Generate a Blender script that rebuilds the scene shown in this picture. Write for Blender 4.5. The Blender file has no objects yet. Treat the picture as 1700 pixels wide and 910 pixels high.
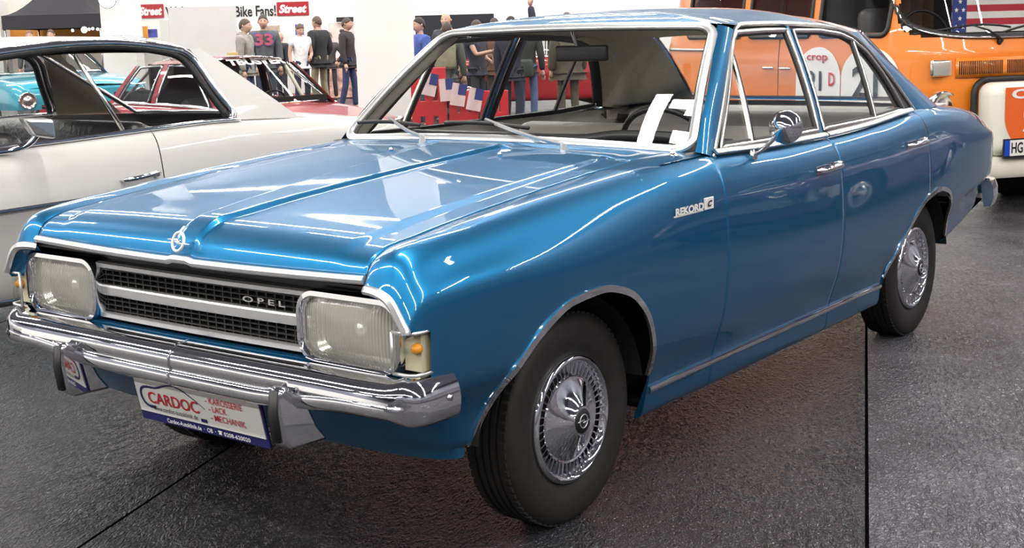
import bpy, bmesh, math, random
import numpy as np
from mathutils import Vector, Matrix
PI = math.pi
random.seed(7)
SC = bpy.context.scene
COL = SC.collection

# ------------------------------------------------------------------ camera
CAM_POS = np.array([-2.92095, -2.76734, 1.37238])
YAW, PITCH, ROLL, FPX, CY = 0.649534, -0.155016, -0.027217, 2149.18, 389.93
F_ = np.array([math.cos(YAW) * math.cos(PITCH), math.sin(YAW) * math.cos(PITCH), math.sin(PITCH)])
R_ = np.cross(F_, [0, 0, 1]); R_ /= np.linalg.norm(R_)
U_ = np.cross(R_, F_)
R2 = R_ * math.cos(ROLL) + U_ * math.sin(ROLL)
U2 = -R_ * math.sin(ROLL) + U_ * math.cos(ROLL)
cd = bpy.data.cameras.new('camera')
cam = bpy.data.objects.new('camera', cd)
COL.objects.link(cam)
cam.matrix_world = Matrix([[R2[0], U2[0], -F_[0], CAM_POS[0]], [R2[1], U2[1], -F_[1], CAM_POS[1]],
                           [R2[2], U2[2], -F_[2], CAM_POS[2]], [0, 0, 0, 1]])
cd.sensor_fit = 'HORIZONTAL'
cd.sensor_width = 36.0
cd.lens = FPX / 1700 * 36.0
cd.shift_x = 0.0
cd.shift_y = (CY - 455.0) / 1700.0
cd.clip_start = 0.05
cd.clip_end = 200
SC.camera = cam
# horizontal view axes: lay out the far hall at (right, depth) metres from where the visitor stands
FH = np.array([math.cos(YAW), math.sin(YAW), 0.0])
RH = np.array([math.sin(YAW), -math.cos(YAW), 0.0])
def hall(right, depth, z=0.0):
    p = CAM_POS * [1, 1, 0] + RH * right + FH * depth
    return Vector((p[0], p[1], z))
def ray(px, py):
    return F_ + (px - 850) / FPX * R2 - (py - CY) / FPX * U2
def at(px, py, depth):
    p = CAM_POS + ray(px, py) * depth
    return Vector(p)
HALL_ROT = YAW - PI / 2         # an object turned by this faces along the view axis (its -Y looks back at the visitor)

# ------------------------------------------------------------------ world, exposure
w = bpy.data.worlds.new('world'); SC.world = w
w.use_nodes = True
w.node_tree.nodes['Background'].inputs[0].default_value = (0.9, 0.92, 1.0, 1)
w.node_tree.nodes['Background'].inputs[1].default_value = 0.05
SC.view_settings.view_transform = 'Standard'
SC.view_settings.look = 'None'
SC.view_settings.gamma = 1.0
SC.view_settings.use_curve_mapping = False
SC.view_settings.exposure = 0.0
SC.cycles.use_denoising = True
SC.cycles.max_bounces = 10
SC.cycles.diffuse_bounces = 4
SC.cycles.glossy_bounces = 5
SC.cycles.transmission_bounces = 6
SC.cycles.transparent_max_bounces = 24
SC.cycles.sample_clamp_indirect = 6.0
SC.cycles.caustics_reflective = False
SC.cycles.caustics_refractive = False

# ------------------------------------------------------------------ materials
def pm(name, col, rough=0.5, metal=0.0, coat=0.0, coat_rough=0.03, spec=0.5, noise=None, bump=None, emit=None):
    m = bpy.data.materials.new(name); m.use_nodes = True
    nt = m.node_tree; b = nt.nodes['Principled BSDF']
    b.inputs['Base Color'].default_value = (*col, 1)
    b.inputs['Roughness'].default_value = rough
    b.inputs['Metallic'].default_value = metal
    b.inputs['Coat Weight'].default_value = coat
    b.inputs['Coat Roughness'].default_value = coat_rough
    b.inputs['Specular IOR Level'].default_value = spec
    if emit:
        b.inputs['Emission Color'].default_value = (*emit[0], 1)
        b.inputs['Emission Strength'].default_value = emit[1]
    if noise:                                   # (scale, amount): mottled base colour
        tc = nt.nodes.new('ShaderNodeTexCoord'); n = nt.nodes.new('ShaderNodeTexNoise')
        n.inputs['Scale'].default_value = noise[0]; n.inputs['Detail'].default_value = 4
        r = nt.nodes.new('ShaderNodeValToRGB')
        a = noise[1]
        r.color_ramp.elements[0].position = 0.3; r.color_ramp.elements[1].position = 0.7
        r.color_ramp.elements[0].color = (*[c * (1 - a) for c in col], 1)
        r.color_ramp.elements[1].color = (*[min(1, c * (1 + a)) for c in col], 1)
        nt.links.new(tc.outputs['Object'], n.inputs['Vector'])
        nt.links.new(n.outputs['Fac'], r.inputs['Fac'])
        nt.links.new(r.outputs['Color'], b.inputs['Base Color'])
    if bump:                                    # (scale, strength, distance)
        tc = nt.nodes.new('ShaderNodeTexCoord'); n = nt.nodes.new('ShaderNodeTexNoise')
        n.inputs['Scale'].default_value = bump[0]; n.inputs['Detail'].default_value = 3
        bp = nt.nodes.new('ShaderNodeBump')
        bp.inputs['Strength'].default_value = bump[1]; bp.inputs['Distance'].default_value = bump[2]
        nt.links.new(tc.outputs['Object'], n.inputs['Vector'])
        nt.links.new(n.outputs['Fac'], bp.inputs['Height'])
        nt.links.new(bp.outputs['Normal'], b.inputs['Normal'])
    return m
def glass_mat(name, tint=(0.9, 0.92, 0.9), refl=1.0):
    m = bpy.data.materials.new(name); m.use_nodes = True
    nt = m.node_tree; nt.nodes.remove(nt.nodes['Principled BSDF'])
    out = nt.nodes['Material Output']
    t = nt.nodes.new('ShaderNodeBsdfTransparent'); t.inputs[0].default_value = (*tint, 1)
    g = nt.nodes.new('ShaderNodeBsdfGlossy'); g.inputs['Roughness'].default_value = 0.01
    g.inputs['Color'].default_value = (refl, refl, refl, 1)
    ge = nt.nodes.new('ShaderNodeNewGeometry'); dp = nt.nodes.new('ShaderNodeVectorMath'); dp.operation = 'DOT_PRODUCT'
    nt.links.new(ge.outputs['Incoming'], dp.inputs[0]); nt.links.new(ge.outputs['Normal'], dp.inputs[1])
    def mth(op, a, b=None):                     # Schlick reflectance of a thin pane, the same from both sides
        n = nt.nodes.new('ShaderNodeMath'); n.operation = op
        for i, v in enumerate((a, b)):
            if v is None: continue
            if isinstance(v, float): n.inputs[i].default_value = v
            else: nt.links.new(v, n.inputs[i])
        return n.outputs[0]
    f = mth('ADD', mth('MULTIPLY', mth('POWER', mth('SUBTRACT', 1.0, mth('ABSOLUTE', dp.outputs['Value'])), 5.0), 0.94), 0.045)
    mx = nt.nodes.new('ShaderNodeMixShader')
    nt.links.new(f, mx.inputs[0]); nt.links.new(t.outputs[0], mx.inputs[1]); nt.links.new(g.outputs[0], mx.inputs[2])
    nt.links.new(mx.outputs[0], out.inputs[0])
    return m
M = {}
M['paint'] = pm('blue metallic paint', (0.012, 0.135, 0.29), 0.36, 0.78, 1.0, 0.02, spec=0.0, noise=(900, 0.06))
M['chrome'] = pm('chrome', (0.82, 0.82, 0.84), 0.04, 1.0)
M['brushed'] = pm('satin metal trim', (0.72, 0.70, 0.66), 0.22, 1.0)
M['satin'] = pm('satin aluminium', (0.78, 0.78, 0.78), 0.28, 0.85)
M['badge'] = pm('polished badge metal', (0.85, 0.84, 0.80), 0.45, 0.3)
M['rubber'] = pm('black rubber', (0.012, 0.012, 0.012), 0.55)
M['tyre'] = pm('tyre rubber', (0.014, 0.013, 0.012), 0.62, spec=0.3, noise=(30, 0.2))
M['black'] = pm('black plastic', (0.008, 0.008, 0.009), 0.4)
M['dark'] = pm('dark underbody', (0.006, 0.006, 0.007), 0.8)
M['cavity'] = pm('panel gap black', (0.004, 0.005, 0.008), 0.9)
M['glass'] = glass_mat('window glass', (0.94, 0.95, 0.94))
M['beige'] = pm('beige headlining', (0.60, 0.55, 0.44), 0.8, noise=(60, 0.08))
M['seat'] = pm('grey seat vinyl', (0.34, 0.32, 0.29), 0.5, bump=(40, 0.15, 0.01))
M['dash'] = pm('charcoal dashboard', (0.035, 0.033, 0.032), 0.5)
M['white'] = pm('white paint', (0.82, 0.81, 0.78), 0.5)
M['amber'] = pm('amber bulb', (0.9, 0.35, 0.02), 0.3)
M['reflector'] = pm('lamp reflector', (0.85, 0.83, 0.76), 0.18, 1.0)
M['plate'] = pm('white number plate', (0.80, 0.79, 0.74), 0.4, coat=0.3)
M['navy'] = pm('navy print', (0.012, 0.012, 0.10), 0.45)
M['red'] = pm('red print', (0.55, 0.02, 0.03), 0.45)
M['ink'] = pm('black print', (0.012, 0.012, 0.014), 0.5)

# ------------------------------------------------------------------ mesh helpers
def link(o, parent=None):
    COL.objects.link(o)
    if parent is not None: o.parent = parent
    return o
def mk(name, V, F, mat, parent=None, smooth=True, sharp=None, solid=0.0, off=-1, bev=0.0):
    me = bpy.data.meshes.new(name)
    me.from_pydata([tuple(map(float, v)) for v in V], [], [tuple(int(i) for i in f) for f in F])
    me.validate()
    for m in (mat if isinstance(mat, (list, tuple)) else [mat]): me.materials.append(m)
    o = bpy.data.objects.new(name, me); link(o, parent)
    if smooth:
        for p in me.polygons: p.use_smooth = True
        if sharp is not None: me.set_sharp_from_angle(angle=math.radians(sharp))
    if solid:
        md = o.modifiers.new('thickness', 'SOLIDIFY'); md.thickness = solid; md.offset = off
    if bev:
        md = o.modifiers.new('soft edges', 'BEVEL'); md.width = bev; md.segments = 2; md.limit_method = 'ANGLE'
    return o
def empty(name, loc=(0, 0, 0), rz=0.0):
    o = bpy.data.objects.new(name, None); link(o)
    o.location = loc; o.rotation_euler = (0, 0, rz); o.empty_display_size = 0.2
    return o
def tag(o, label, cat, group=None, kind=None):
    if label: o['label'] = label
    if cat: o['category'] = cat
    if group: o['group'] = group
    if kind: o['kind'] = kind
    return o
def structure(o):
    o['kind'] = 'structure'; return o
class MB:
    """collects shapes into one mesh"""
    def __init__(s): s.V = []; s.F = []; s.MI = []
    def add(s, V, F, mi=0):
        b = len(s.V); s.V += [tuple(map(float, v)) for v in V]
        s.F += [tuple(int(i) + b for i in f) for f in F]; s.MI += [mi] * len(F); return s
    def box(s, c, d, rot=None, mi=0):
        c = np.array(c, float); h = np.array(d, float) / 2
        P = np.array([[x, y, z] for x in (-1, 1) for y in (-1, 1) for z in (-1, 1)], float) * h
        if rot is not None: P = P @ np.array(rot).T
        return s.add(P + c, [(0, 1, 3, 2), (4, 6, 7, 5), (0, 4, 5, 1), (2, 3, 7, 6), (0, 2, 6, 4), (1, 5, 7, 3)], mi)
    def tube(s, path, r, n=10, closed=False, cap=True, mi=0, up=None, prof=None):
        V, F = sweep(path, r, n, closed, cap, up, prof); return s.add(V, F, mi)
    def lathe(s, prof, n=32, c=(0, 0, 0), axis='z', closed=False, mi=0):
        V, F = lathe(prof, n, axis, closed); return s.add(np.array(V) + np.array(c, float), F, mi)
    def build(s, name, mat, parent=None, smooth=True, sharp=35, bev=0.0):
        o = mk(name, s.V, s.F, mat, parent, smooth, sharp, bev=bev)
        if any(s.MI) and len(o.data.polygons) == len(s.MI):
            for p, i in zip(o.data.polygons, s.MI): p.material_index = i
        bm = bmesh.new(); bm.from_mesh(o.data); bmesh.ops.recalc_face_normals(bm, faces=bm.faces); bm.to_mesh(o.data); bm.free()
        return o
def sweep(path, r, n=10, closed=False, cap=True, up=None, prof=None):
    P = np.array([tuple(p) for p in path], float); m = len(P)
    if prof is None:
        a = np.linspace(0, 2 * PI, n, endpoint=False); prof = np.stack([np.cos(a), np.sin(a)], -1)
        rr = np.full(m, r) if np.isscalar(r) else np.array(r, float)
    else:
        prof = np.array(prof, float); n = len(prof); rr = np.ones(m) if r is None or np.isscalar(r) else np.array(r, float)
    T = np.empty_like(P)
    if closed: T = np.roll(P, -1, 0) - np.roll(P, 1, 0)
    else:
        T[1:-1] = P[2:] - P[:-2]; T[0] = P[1] - P[0]; T[-1] = P[-1] - P[-2]
    T /= np.linalg.norm(T, axis=1)[:, None] + 1e-12
    V = []
    if up is None:
        u0 = np.array([0, 0, 1.0]) if abs(T[0][2]) < 0.9 else np.array([1.0, 0, 0])
        u = u0 - T[0] * (u0 @ T[0]); u /= np.linalg.norm(u)
    ups = np.array(up, float) if up is not None else None
    for i in range(m):
        if ups is not None:
            uu = ups[i] if ups.ndim == 2 else ups
            u = uu - T[i] * (uu @ T[i]); u = u / (np.linalg.norm(u) + 1e-12)
        else:
            u = u - T[i] * (u @ T[i]); u = u / (np.linalg.norm(u) + 1e-12)
        sd = np.cross(T[i], u)
        for a, b in prof: V.append(P[i] + rr[i] * (a * sd + b * u))
    F = []
    for i in range(m if closed else m - 1):
        for k in range(n):
            j = (i + 1) % m; l = (k + 1) % n
            F.append((i * n + k, i * n + l, j * n + l, j * n + k))
    if cap and not closed:
        F.append(tuple(range(n - 1, -1, -1))); F.append(tuple((m - 1) * n + k for k in range(n)))
    return V, F
def lathe(prof, n=32, axis='z', closed=False):
    V = []; m = len(prof)
    for k in range(n):
        a = 2 * PI * k / n
        for r, h in prof:
            p = (r * math.cos(a), r * math.sin(a), h)
            V.append(p if axis == 'z' else ((p[0], p[2], p[1]) if axis == 'y' else (p[2], p[0], p[1])))
    F = []
    for k in range(n):
        l = (k + 1) % n
        for i in range(m if closed else m - 1):
            j = (i + 1) % m
            F.append((k * m + i, l * m + i, l * m + j, k * m + j))
    return V, F
def grid(P, flip=False, wrap=False):
    P = np.asarray(P, float); a, b = P.shape[:2]; F = []
    for i in range(a if wrap else a - 1):
        for j in range(b - 1):
            k = (i + 1) % a
            f = (i * b + j, k * b + j, k * b + j + 1, i * b + j + 1)
            F.append(f[::-1] if flip else f)
    return P.reshape(-1, 3), F
def rbox(name, c, d, r, mat, parent=None, rz=0.0, seg=3, rot=None):
    bm = bmesh.new(); bmesh.ops.create_cube(bm, size=1)
    for v in bm.verts: v.co = Vector((v.co.x * d[0], v.co.y * d[1], v.co.z * d[2]))
    if r: bmesh.ops.bevel(bm, geom=list(bm.edges), offset=r, segments=seg, profile=0.5, affect='EDGES')
    mt = Matrix.Translation(c) @ (rot.to_4x4() if rot is not None else Matrix.Rotation(rz, 4, 'Z'))
    bm.transform(mt)
    me = bpy.data.meshes.new(name); bm.to_mesh(me); bm.free(); me.materials.append(mat)
    for p in me.polygons: p.use_smooth = True
    me.set_sharp_from_angle(angle=math.radians(40))
    return link(bpy.data.objects.new(name, me), parent)
def prism(poly, y0, y1):
    """polygon in (x, z) extruded along y"""
    n = len(poly); V = [(x, y0, z) for x, z in poly] + [(x, y1, z) for x, z in poly]
    F = [tuple(range(n)), tuple(range(2 * n - 1, n - 1, -1))] + [(i, n + i, n + (i + 1) % n, (i + 1) % n) for i in range(n)]
    return V, F
def rrect(w, h, r, n=6):
    """rounded rectangle outline, centred, counter-clockwise"""
    P = []
    for cx, cy, a0 in ((w/2-r, h/2-r, 0), (-w/2+r, h/2-r, PI/2), (-w/2+r, -h/2+r, PI), (w/2-r, -h/2+r, 1.5*PI)):
        for k in range(n + 1):
            a = a0 + PI / 2 * k / n; P.append((cx + r * math.cos(a), cy + r * math.sin(a)))
    return P
def text(name, s, org, right, up, mat, parent=None, height=None, width=None, ext=0.001, bold=0.0, shear=0.0, align='L', space=1.0):
    """lettering as a mesh: org = lower left (or centre) of the text, letters run along right"""
    cu = bpy.data.curves.new(name, 'FONT'); cu.body = s; cu.extrude = 0; cu.offset = bold; cu.shear = shear; cu.space_character = space
    cu.resolution_u = 3
    to = bpy.data.objects.new(name, cu); COL.objects.link(to)
    dg = bpy.context.evaluated_depsgraph_get()
    me = bpy.data.meshes.new_from_object(to.evaluated_get(dg))
    bpy.data.objects.remove(to); bpy.data.curves.remove(cu)
    n = len(me.vertices); co = np.empty(n * 3); me.vertices.foreach_get('co', co); co = co.reshape(-1, 3)
    mn, mx = co.min(0), co.max(0); d = mx - mn
    sx = sy = 1.0
    if height: sy = height / d[1]; sx = sy
    if width:
        sx = width / d[0]
        if not height: sy = sx
    q = (co - mn) * [sx, sy, 1]
    if align == 'C': q[:, :2] -= np.array([d[0] * sx, d[1] * sy]) / 2
    right = np.array(right, float); right /= np.linalg.norm(right)
    up = np.array(up, float); up = up - right * (up @ right); up /= np.linalg.norm(up)
    nr = np.cross(right, up)
    fs = [tuple(p.vertices) for p in me.polygons]; bpy.data.meshes.remove(me)
    V = np.array(org, float) + q[:, :1] * right + q[:, 1:2] * up + nr * ext
    return mk(name, V, fs, mat, parent, smooth=False)
def pchip(xs, ys, sig=0.0):
    """smooth interpolation table"""
    xs = np.array(xs, float); ys = np.array(ys, float)
    h = np.diff(xs); dl = np.diff(ys) / h; d = np.zeros(len(xs))
    for i in range(1, len(xs) - 1):
        if dl[i-1] * dl[i] > 0:
            w1 = 2*h[i] + h[i-1]; w2 = h[i] + 2*h[i-1]; d[i] = (w1 + w2) / (w1/dl[i-1] + w2/dl[i])
    d[0] = dl[0]; d[-1] = dl[-1]
    def f0(x):
        x = np.clip(np.asarray(x, float), xs[0], xs[-1]); i = np.clip(np.searchsorted(xs, x, 'right') - 1, 0, len(xs) - 2)
        t = (x - xs[i]) / h[i]
        return ((1+2*t)*(1-t)**2*ys[i] + t*(1-t)**2*h[i]*d[i] + t*t*(3-2*t)*ys[i+1] + t*t*(t-1)*h[i]*d[i+1])
    if not sig: return f0
    step = sig / 4; X = np.arange(xs[0], xs[-1] + step, step); Y = f0(X); k = np.exp(-0.5 * (np.arange(-12, 13) / 4.0) ** 2); k /= k.sum()
    Yp = np.concatenate([2 * Y[0] - Y[12:0:-1], Y, 2 * Y[-1] - Y[-2:-14:-1]])
    Ys = np.convolve(Yp, k, 'valid')
    return lambda x: np.interp(np.asarray(x, float), X, Ys)
def natspline(t, P, tq):
    """natural cubic spline through P (n, d) at knots t"""
    n = len(t); h = np.diff(t); A = np.eye(n); B = np.zeros_like(P)
    for i in range(1, n - 1):
        A[i, i-1] = h[i-1]; A[i, i] = 2 * (h[i-1] + h[i]); A[i, i+1] = h[i]
        B[i] = 6 * ((P[i+1] - P[i]) / h[i] - (P[i] - P[i-1]) / h[i-1])
    m = np.linalg.solve(A, B)
    i = np.clip(np.searchsorted(t, tq, 'right') - 1, 0, n - 2); u = (tq - t[i])[:, None]; hi = h[i][:, None]
    a = (m[i+1] - m[i]) / (6 * hi); b = m[i] / 2; c = (P[i+1] - P[i]) / hi - hi * (2 * m[i] + m[i+1]) / 6
    return P[i] + u * (c + u * (b + u * a))
def curve3(pts, n=24):
    P = np.array(pts, float); d = np.concatenate([[0], np.cumsum(np.linalg.norm(np.diff(P, axis=0), axis=1))])
    return natspline(d, P, np.linspace(0, d[-1], n))

# ------------------------------------------------------------------ lights of the hall: rows of fluorescent strips under the roof
def strip(x, y, L=5.6, W=0.16, z=7.2, power=95.0, along='y'):
    ld = bpy.data.lights.new('ceiling_strip_light', 'AREA'); ld.shape = 'RECTANGLE'
    ld.size = W; ld.size_y = L; ld.energy = power; ld.color = (1.0, 0.97, 0.93)
    lo = bpy.data.objects.new('ceiling_strip_light', ld); COL.objects.link(lo)
    lo.location = (x, y, z)
    if along == 'x': lo.rotation_euler = (0, 0, PI / 2)   # turned to run along x
for ix in range(-3, 6):
    for iy in range(-2, 5):
        if (ix, iy) in ((0, 1), (1, 0)): continue
        strip(ix * 5.6 + 0.5, iy * 7.6 - 2.2, L=6.6, W=0.22, power=450.0)

strip(0.40, 1.58, L=1.05, W=0.26, power=85.0, along='x')
strip(0.66, 1.02, L=0.75, W=0.24, power=55.0)
strip(0.0, 0.95, L=0.45, W=0.18, power=25.0)

# ------------------------------------------------------------------ room shell
def floor_mat():
    m = bpy.data.materials.new('black rubber matting'); m.use_nodes = True
    nt = m.node_tree; b = nt.nodes['Principled BSDF']; N = nt.nodes.new; Lk = nt.links.new
    tc = N('ShaderNodeTexCoord')
    mp = N('ShaderNodeMapping'); mp.inputs['Rotation'].default_value = (0, 0, math.radians(-21.9))
    Lk(tc.outputs['Object'], mp.inputs['Vector'])
    sx = N('ShaderNodeSeparateXYZ'); Lk(mp.outputs[0], sx.inputs[0])
    def mth(op, a, b_=None, c=None):
        n = N('ShaderNodeMath'); n.operation = op
        for i, v in enumerate((a, b_, c)):
            if v is None: continue
            if isinstance(v, (int, float)): n.inputs[i].default_value = v
            else: Lk(v, n.inputs[i])
        return n.outputs[0]
    # seams between the mats, 2.1 m apart
    d = mth('SUBTRACT', mth('PINGPONG', mth('ADD', sx.outputs['Y'], 1.503), 1.05), 0.0)
    seam = mth('LESS_THAN', d, 0.0055)
    # wrinkled skin: stretched noise + creases
    w1 = N('ShaderNodeTexNoise'); w1.inputs['Scale'].default_value = 30; w1.inputs['Detail'].default_value = 2.5; w1.inputs['Roughness'].default_value = 0.45; w1.inputs['Distortion'].default_value = 1.6
    mp2 = N('ShaderNodeMapping'); mp2.inputs['Scale'].default_value = (0.55, 1.3, 1); Lk(mp.outputs[0], mp2.inputs[0]); Lk(mp2.outputs[0], w1.inputs['Vector'])
    w2 = N('ShaderNodeTexNoise'); w2.inputs['Scale'].default_value = 2.2; w2.inputs['Detail'].default_value = 3; Lk(mp.outputs[0], w2.inputs['Vector'])
    ridge = mth('ABSOLUTE', mth('SUBTRACT', w1.outputs['Fac'], 0.5))
    w3 = N('ShaderNodeTexNoise'); w3.inputs['Scale'].default_value = 75; w3.inputs['Detail'].default_value = 1; w3.inputs['Distortion'].default_value = 2.2; Lk(mp2.outputs[0], w3.inputs['Vector'])
    h = mth('ADD', mth('ADD', mth('MULTIPLY', mth('POWER', ridge, 0.6), 0.55), mth('MULTIPLY', w3.outputs['Fac'], 0.16)), mth('MULTIPLY', w2.outputs['Fac'], 0.25))
    h = mth('SUBTRACT', h, mth('MULTIPLY', seam, 2.0))
    bp = N('ShaderNodeBump'); bp.inputs['Strength'].default_value = 1.0; bp.inputs['Distance'].default_value = 0.03
    Lk(h, bp.inputs['Height']); Lk(bp.outputs[0], b.inputs['Normal'])
    cr = N('ShaderNodeValToRGB'); cr.color_ramp.elements[0].color = (0.016, 0.016, 0.019, 1); cr.color_ramp.elements[1].color = (0.036, 0.035, 0.040, 1)
    cr.color_ramp.elements[0].position = 0.3; cr.color_ramp.elements[1].position = 0.75
    Lk(w2.outputs['Fac'], cr.inputs[0])
    sheen_gain = mth('ADD', 1.0, mth('MULTIPLY', mth('LESS_THAN', sx.outputs['Y'], -1.503), 1.9))     # bright reflections on the right mat, put into its base colour
    vm = N('ShaderNodeVectorMath'); vm.operation = 'SCALE'; Lk(cr.outputs[0], vm.inputs[0]); Lk(sheen_gain, vm.inputs['Scale'])
    mx = N('ShaderNodeMixRGB'); mx.inputs['Color2'].default_value = (0.002, 0.002, 0.003, 1)
    Lk(seam, mx.inputs['Fac']); Lk(vm.outputs[0], mx.inputs['Color1']); Lk(mx.outputs[0], b.inputs['Base Color'])
    rr = N('ShaderNodeMapRange'); rr.inputs['From Min'].default_value = 0.3; rr.inputs['From Max'].default_value = 0.7
    rr.inputs['To Min'].default_value = 0.16; rr.inputs['To Max'].default_value = 0.28; Lk(w2.outputs['Fac'], rr.inputs[0]); Lk(rr.outputs[0], b.inputs['Roughness'])
    Lk(mth('MULTIPLY', mth('SUBTRACT', 1.0, seam), 0.55), b.inputs['Specular IOR Level'])
    return m
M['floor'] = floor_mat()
M['wall'] = pm('white hall wall', (0.88, 0.87, 0.84), 0.8, noise=(0.6, 0.02))
M['ceil'] = pm('grey roof deck', (0.42, 0.44, 0.50), 0.8, noise=(0.5, 0.1))
M['wall_dark'] = pm('grey hall wall', (0.13, 0.12, 0.135), 0.9, noise=(0.8, 0.2))
HW = dict(l=-21.0, r=15.0, n=-13.0, f=33.0, h=8.5)
def hall_quad(name, a, b, z0, z1, mat):
    """a wall with real thickness from hall point a to b"""
    A, B = hall(*a), hall(*b); t = (B - A).normalized(); nrm = Vector((-t.y, t.x, 0)) * 0.2
    mbw = MB(); V = []
    for z in (z0, z1):
        for p in (A, B, B + nrm, A + nrm): V.append((p.x, p.y, z))
    mbw.add(V, [(0, 1, 2, 3), (4, 7, 6, 5), (0, 4, 5, 1), (1, 5, 6, 2), (2, 6, 7, 3), (3, 7, 4, 0)])
    return structure(mbw.build(name, mat, smooth=False))
M['wall_high'] = pm('blue grey upper cladding', (0.20, 0.21, 0.25), 0.8, noise=(0.5, 0.15))
M['wall_low'] = pm('dark drape', (0.07, 0.06, 0.08), 0.9, noise=(0.8, 0.2))
ZM = 3.6
for nm, a_, b_ in (('back', ('l', 'f'), ('r', 'f')), ('front', ('r', 'n'), ('l', 'n')), ('left', ('l', 'n'), ('l', 'f')), ('right', ('r', 'f'), ('r', 'n'))):
    lowz = 1.1 if nm in ('front', 'right') else 0
    A_, B_ = (HW[a_[0]], HW[a_[1]]), (HW[b_[0]], HW[b_[1]])
    if lowz: hall_quad('baseboard_' + nm, A_, B_, 0, lowz, M['wall_low'])
    hall_quad('wall_' + nm, A_, B_, lowz, ZM, M['wall_dark'] if lowz else M['wall'])
    hall_quad('trim_' + nm, A_, B_, ZM, HW['h'], M['wall_high'])
M['floor_fill'] = pm('added glow for the right floor', (1, 1, 1), 0.5, emit=((1.0, 0.97, 0.92), 7.0))
def added_glow_panel(n, r0, d0, r1, d1, z0, z1, bays):
    A_, B_ = hall(r0, d0), hall(r1, d1); t_ = (B_ - A_).normalized(); nn = Vector((-t_.y, t_.x, 0)); b_ = MB()
    b_.add([(A_.x, A_.y, z0), (B_.x, B_.y, z0), (B_.x, B_.y, z1), (A_.x, A_.y, z1)], [(0, 1, 2, 3)]); w_ = structure(b_.build('window_%d' % n, M['floor_fill'], smooth=False))
    L_ = (B_ - A_).length
    for k in range(bays + 1):  # bars across the added panel
        c = A_ + t_ * (L_ * k / bays) - nn * .03; m_ = MB(); m_.tube([(c.x, c.y, z0), (c.x, c.y, z1)], .07, 6); m_.build('window_frame', M['wall_high'], w_)
    for z in (z0, (z0 + z1) / 2, z1):
        m_ = MB(); m_.tube([A_ - nn * .03 + Vector((0, 0, z)), B_ - nn * .03 + Vector((0, 0, z))], .07, 6); m_.build('window_frame', M['wall_high'], w_)
added_glow_panel(1, 9.0, HW['f'] - .06, HW['r'] - .2, HW['f'] - .06, 4.0, 8.2, 8)
def slab(name, z0, z1, mat):
    V = []
    for z in (z0, z1):
        for p in ((HW['l'], HW['n']), (HW['r'], HW['n']), (HW['r'], HW['f']), (HW['l'], HW['f'])):
            q = hall(*p); V.append((q.x, q.y, z))
    b_ = MB(); b_.add(V, [(0, 1, 2, 3), (4, 7, 6, 5), (0, 4, 5, 1), (1, 5, 6, 2), (2, 6, 7, 3), (3, 7, 4, 0)])
    return structure(b_.build(name, mat, smooth=False))
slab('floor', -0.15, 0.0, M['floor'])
slab('ceiling', HW['h'], HW['h'] + 0.2, M['ceil'])

# ================================================================== THE BLUE SALOON (front at -x, its near side at -y)
FAX, RAX, WR, WCZ = -0.04, 2.628, 0.303, 0.299
X0, X1 = -0.755, 3.76
zc = pchip([-.755,-.745,-.725,-.68,-.6,-.4,-.13,.14,.43,.7,1.2,1.6,2.0,2.4,2.7,3.1,3.45,3.65,3.73,3.76],
           [.780,.812,.850,.874,.888,.906,.930,.950,.968,.974,.962,.962,.970,.992,1.0,.978,.942,.905,.875,.85], 0.02)
ym = pchip([-.755,-.7,-.6,-.3,0,.5,1.2,2.0,2.6,3.0,3.4,3.65,3.76],[.817,.832,.848,.864,.870,.874,.876,.876,.874,.862,.835,.800,.765], 0.06)
yc = pchip([-.755,-.6,0,.7,1.6,2.4,2.8,3.2,3.76],[.748,.758,.776,.797,.800,.795,.790,.768,.70], 0.06)
zl = pchip([-.755,-.5,-.42,-.3,0,.25,.35,2.2,2.5,2.9,3.1,3.4,3.76],[.35,.35,.345,.30,.24,.225,.225,.225,.25,.36,.39,.43,.50], 0.03)
hip = pchip([-.8,1.8,2.3,2.8,3.2,3.76],[0,0,.4,1,.7,.2], 0.1)
# bonnet surface
zb = pchip([-.75,-.737,-.722,-.69,-.63,-.55,-.43,-.2,0,.3,.55,.75],[.780,.803,.833,.856,.873,.882,.897,.920,.938,.962,.980,.99], 0.008)
YH = 0.672
def sec(x, n=44):
    """half section at x, from the sill up over the shoulder to the bonnet cut: rows of (y, z)"""
    x = float(x); Z, Y, C, L = float(zc(x)), float(ym(x)), float(yc(x)), float(zl(x)); hp = float(hip(x))
    zm = 0.5 * L + 0.5 * Z + 0.06
    zi = float(zb(x)) if x < .7 else Z + 0.006
    P = np.array([[Y - .105, L - .012], [Y - .078, L], [Y - .064, L + .07 * (Z - L) / .72], [Y - .030, L + .30 * (zm - L) / .53 * .8], [Y - .007, zm - .12],
                  [Y, zm], [Y - .006 , zm + .45 * (Z - zm)], [C + .048, Z - .060 + .008 * hp], [C + .018, Z - .018], [C - .018, Z],
                  [C - .06, Z * .4 + zi * .6 + .003], [YH if x < .7 else C - .13, zi]])
    t = np.array([0, .35, .9, 2, 3, 3.8, 4.6, 5.4, 5.8, 6.15, 6.55, 7.0])
    return natspline(t, P, np.linspace(0, 7.0, n))
def secz(x, z, n=200):
    """half width of the body side at height z (below the shoulder)"""
    S = sec(x, n); k = int(np.argmax(S[:, 1])); return float(np.interp(z, S[:k, 1], S[:k, 0]))
TT = 7.0
car = empty('car', (1.3, 0, 0))
tag(car, 'blue four-door saloon in the foreground with chrome trim and bright round wheel covers', 'car')
CAR_SHIFT = -1.3
def sh(V): return np.asarray(V, float) + [CAR_SHIFT, 0, 0]
def part(name, V, F, mat, parent=car, **k):
    """body part built in car coordinates"""
    return mk(name, sh(V), F, mat, parent, **k)
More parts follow.
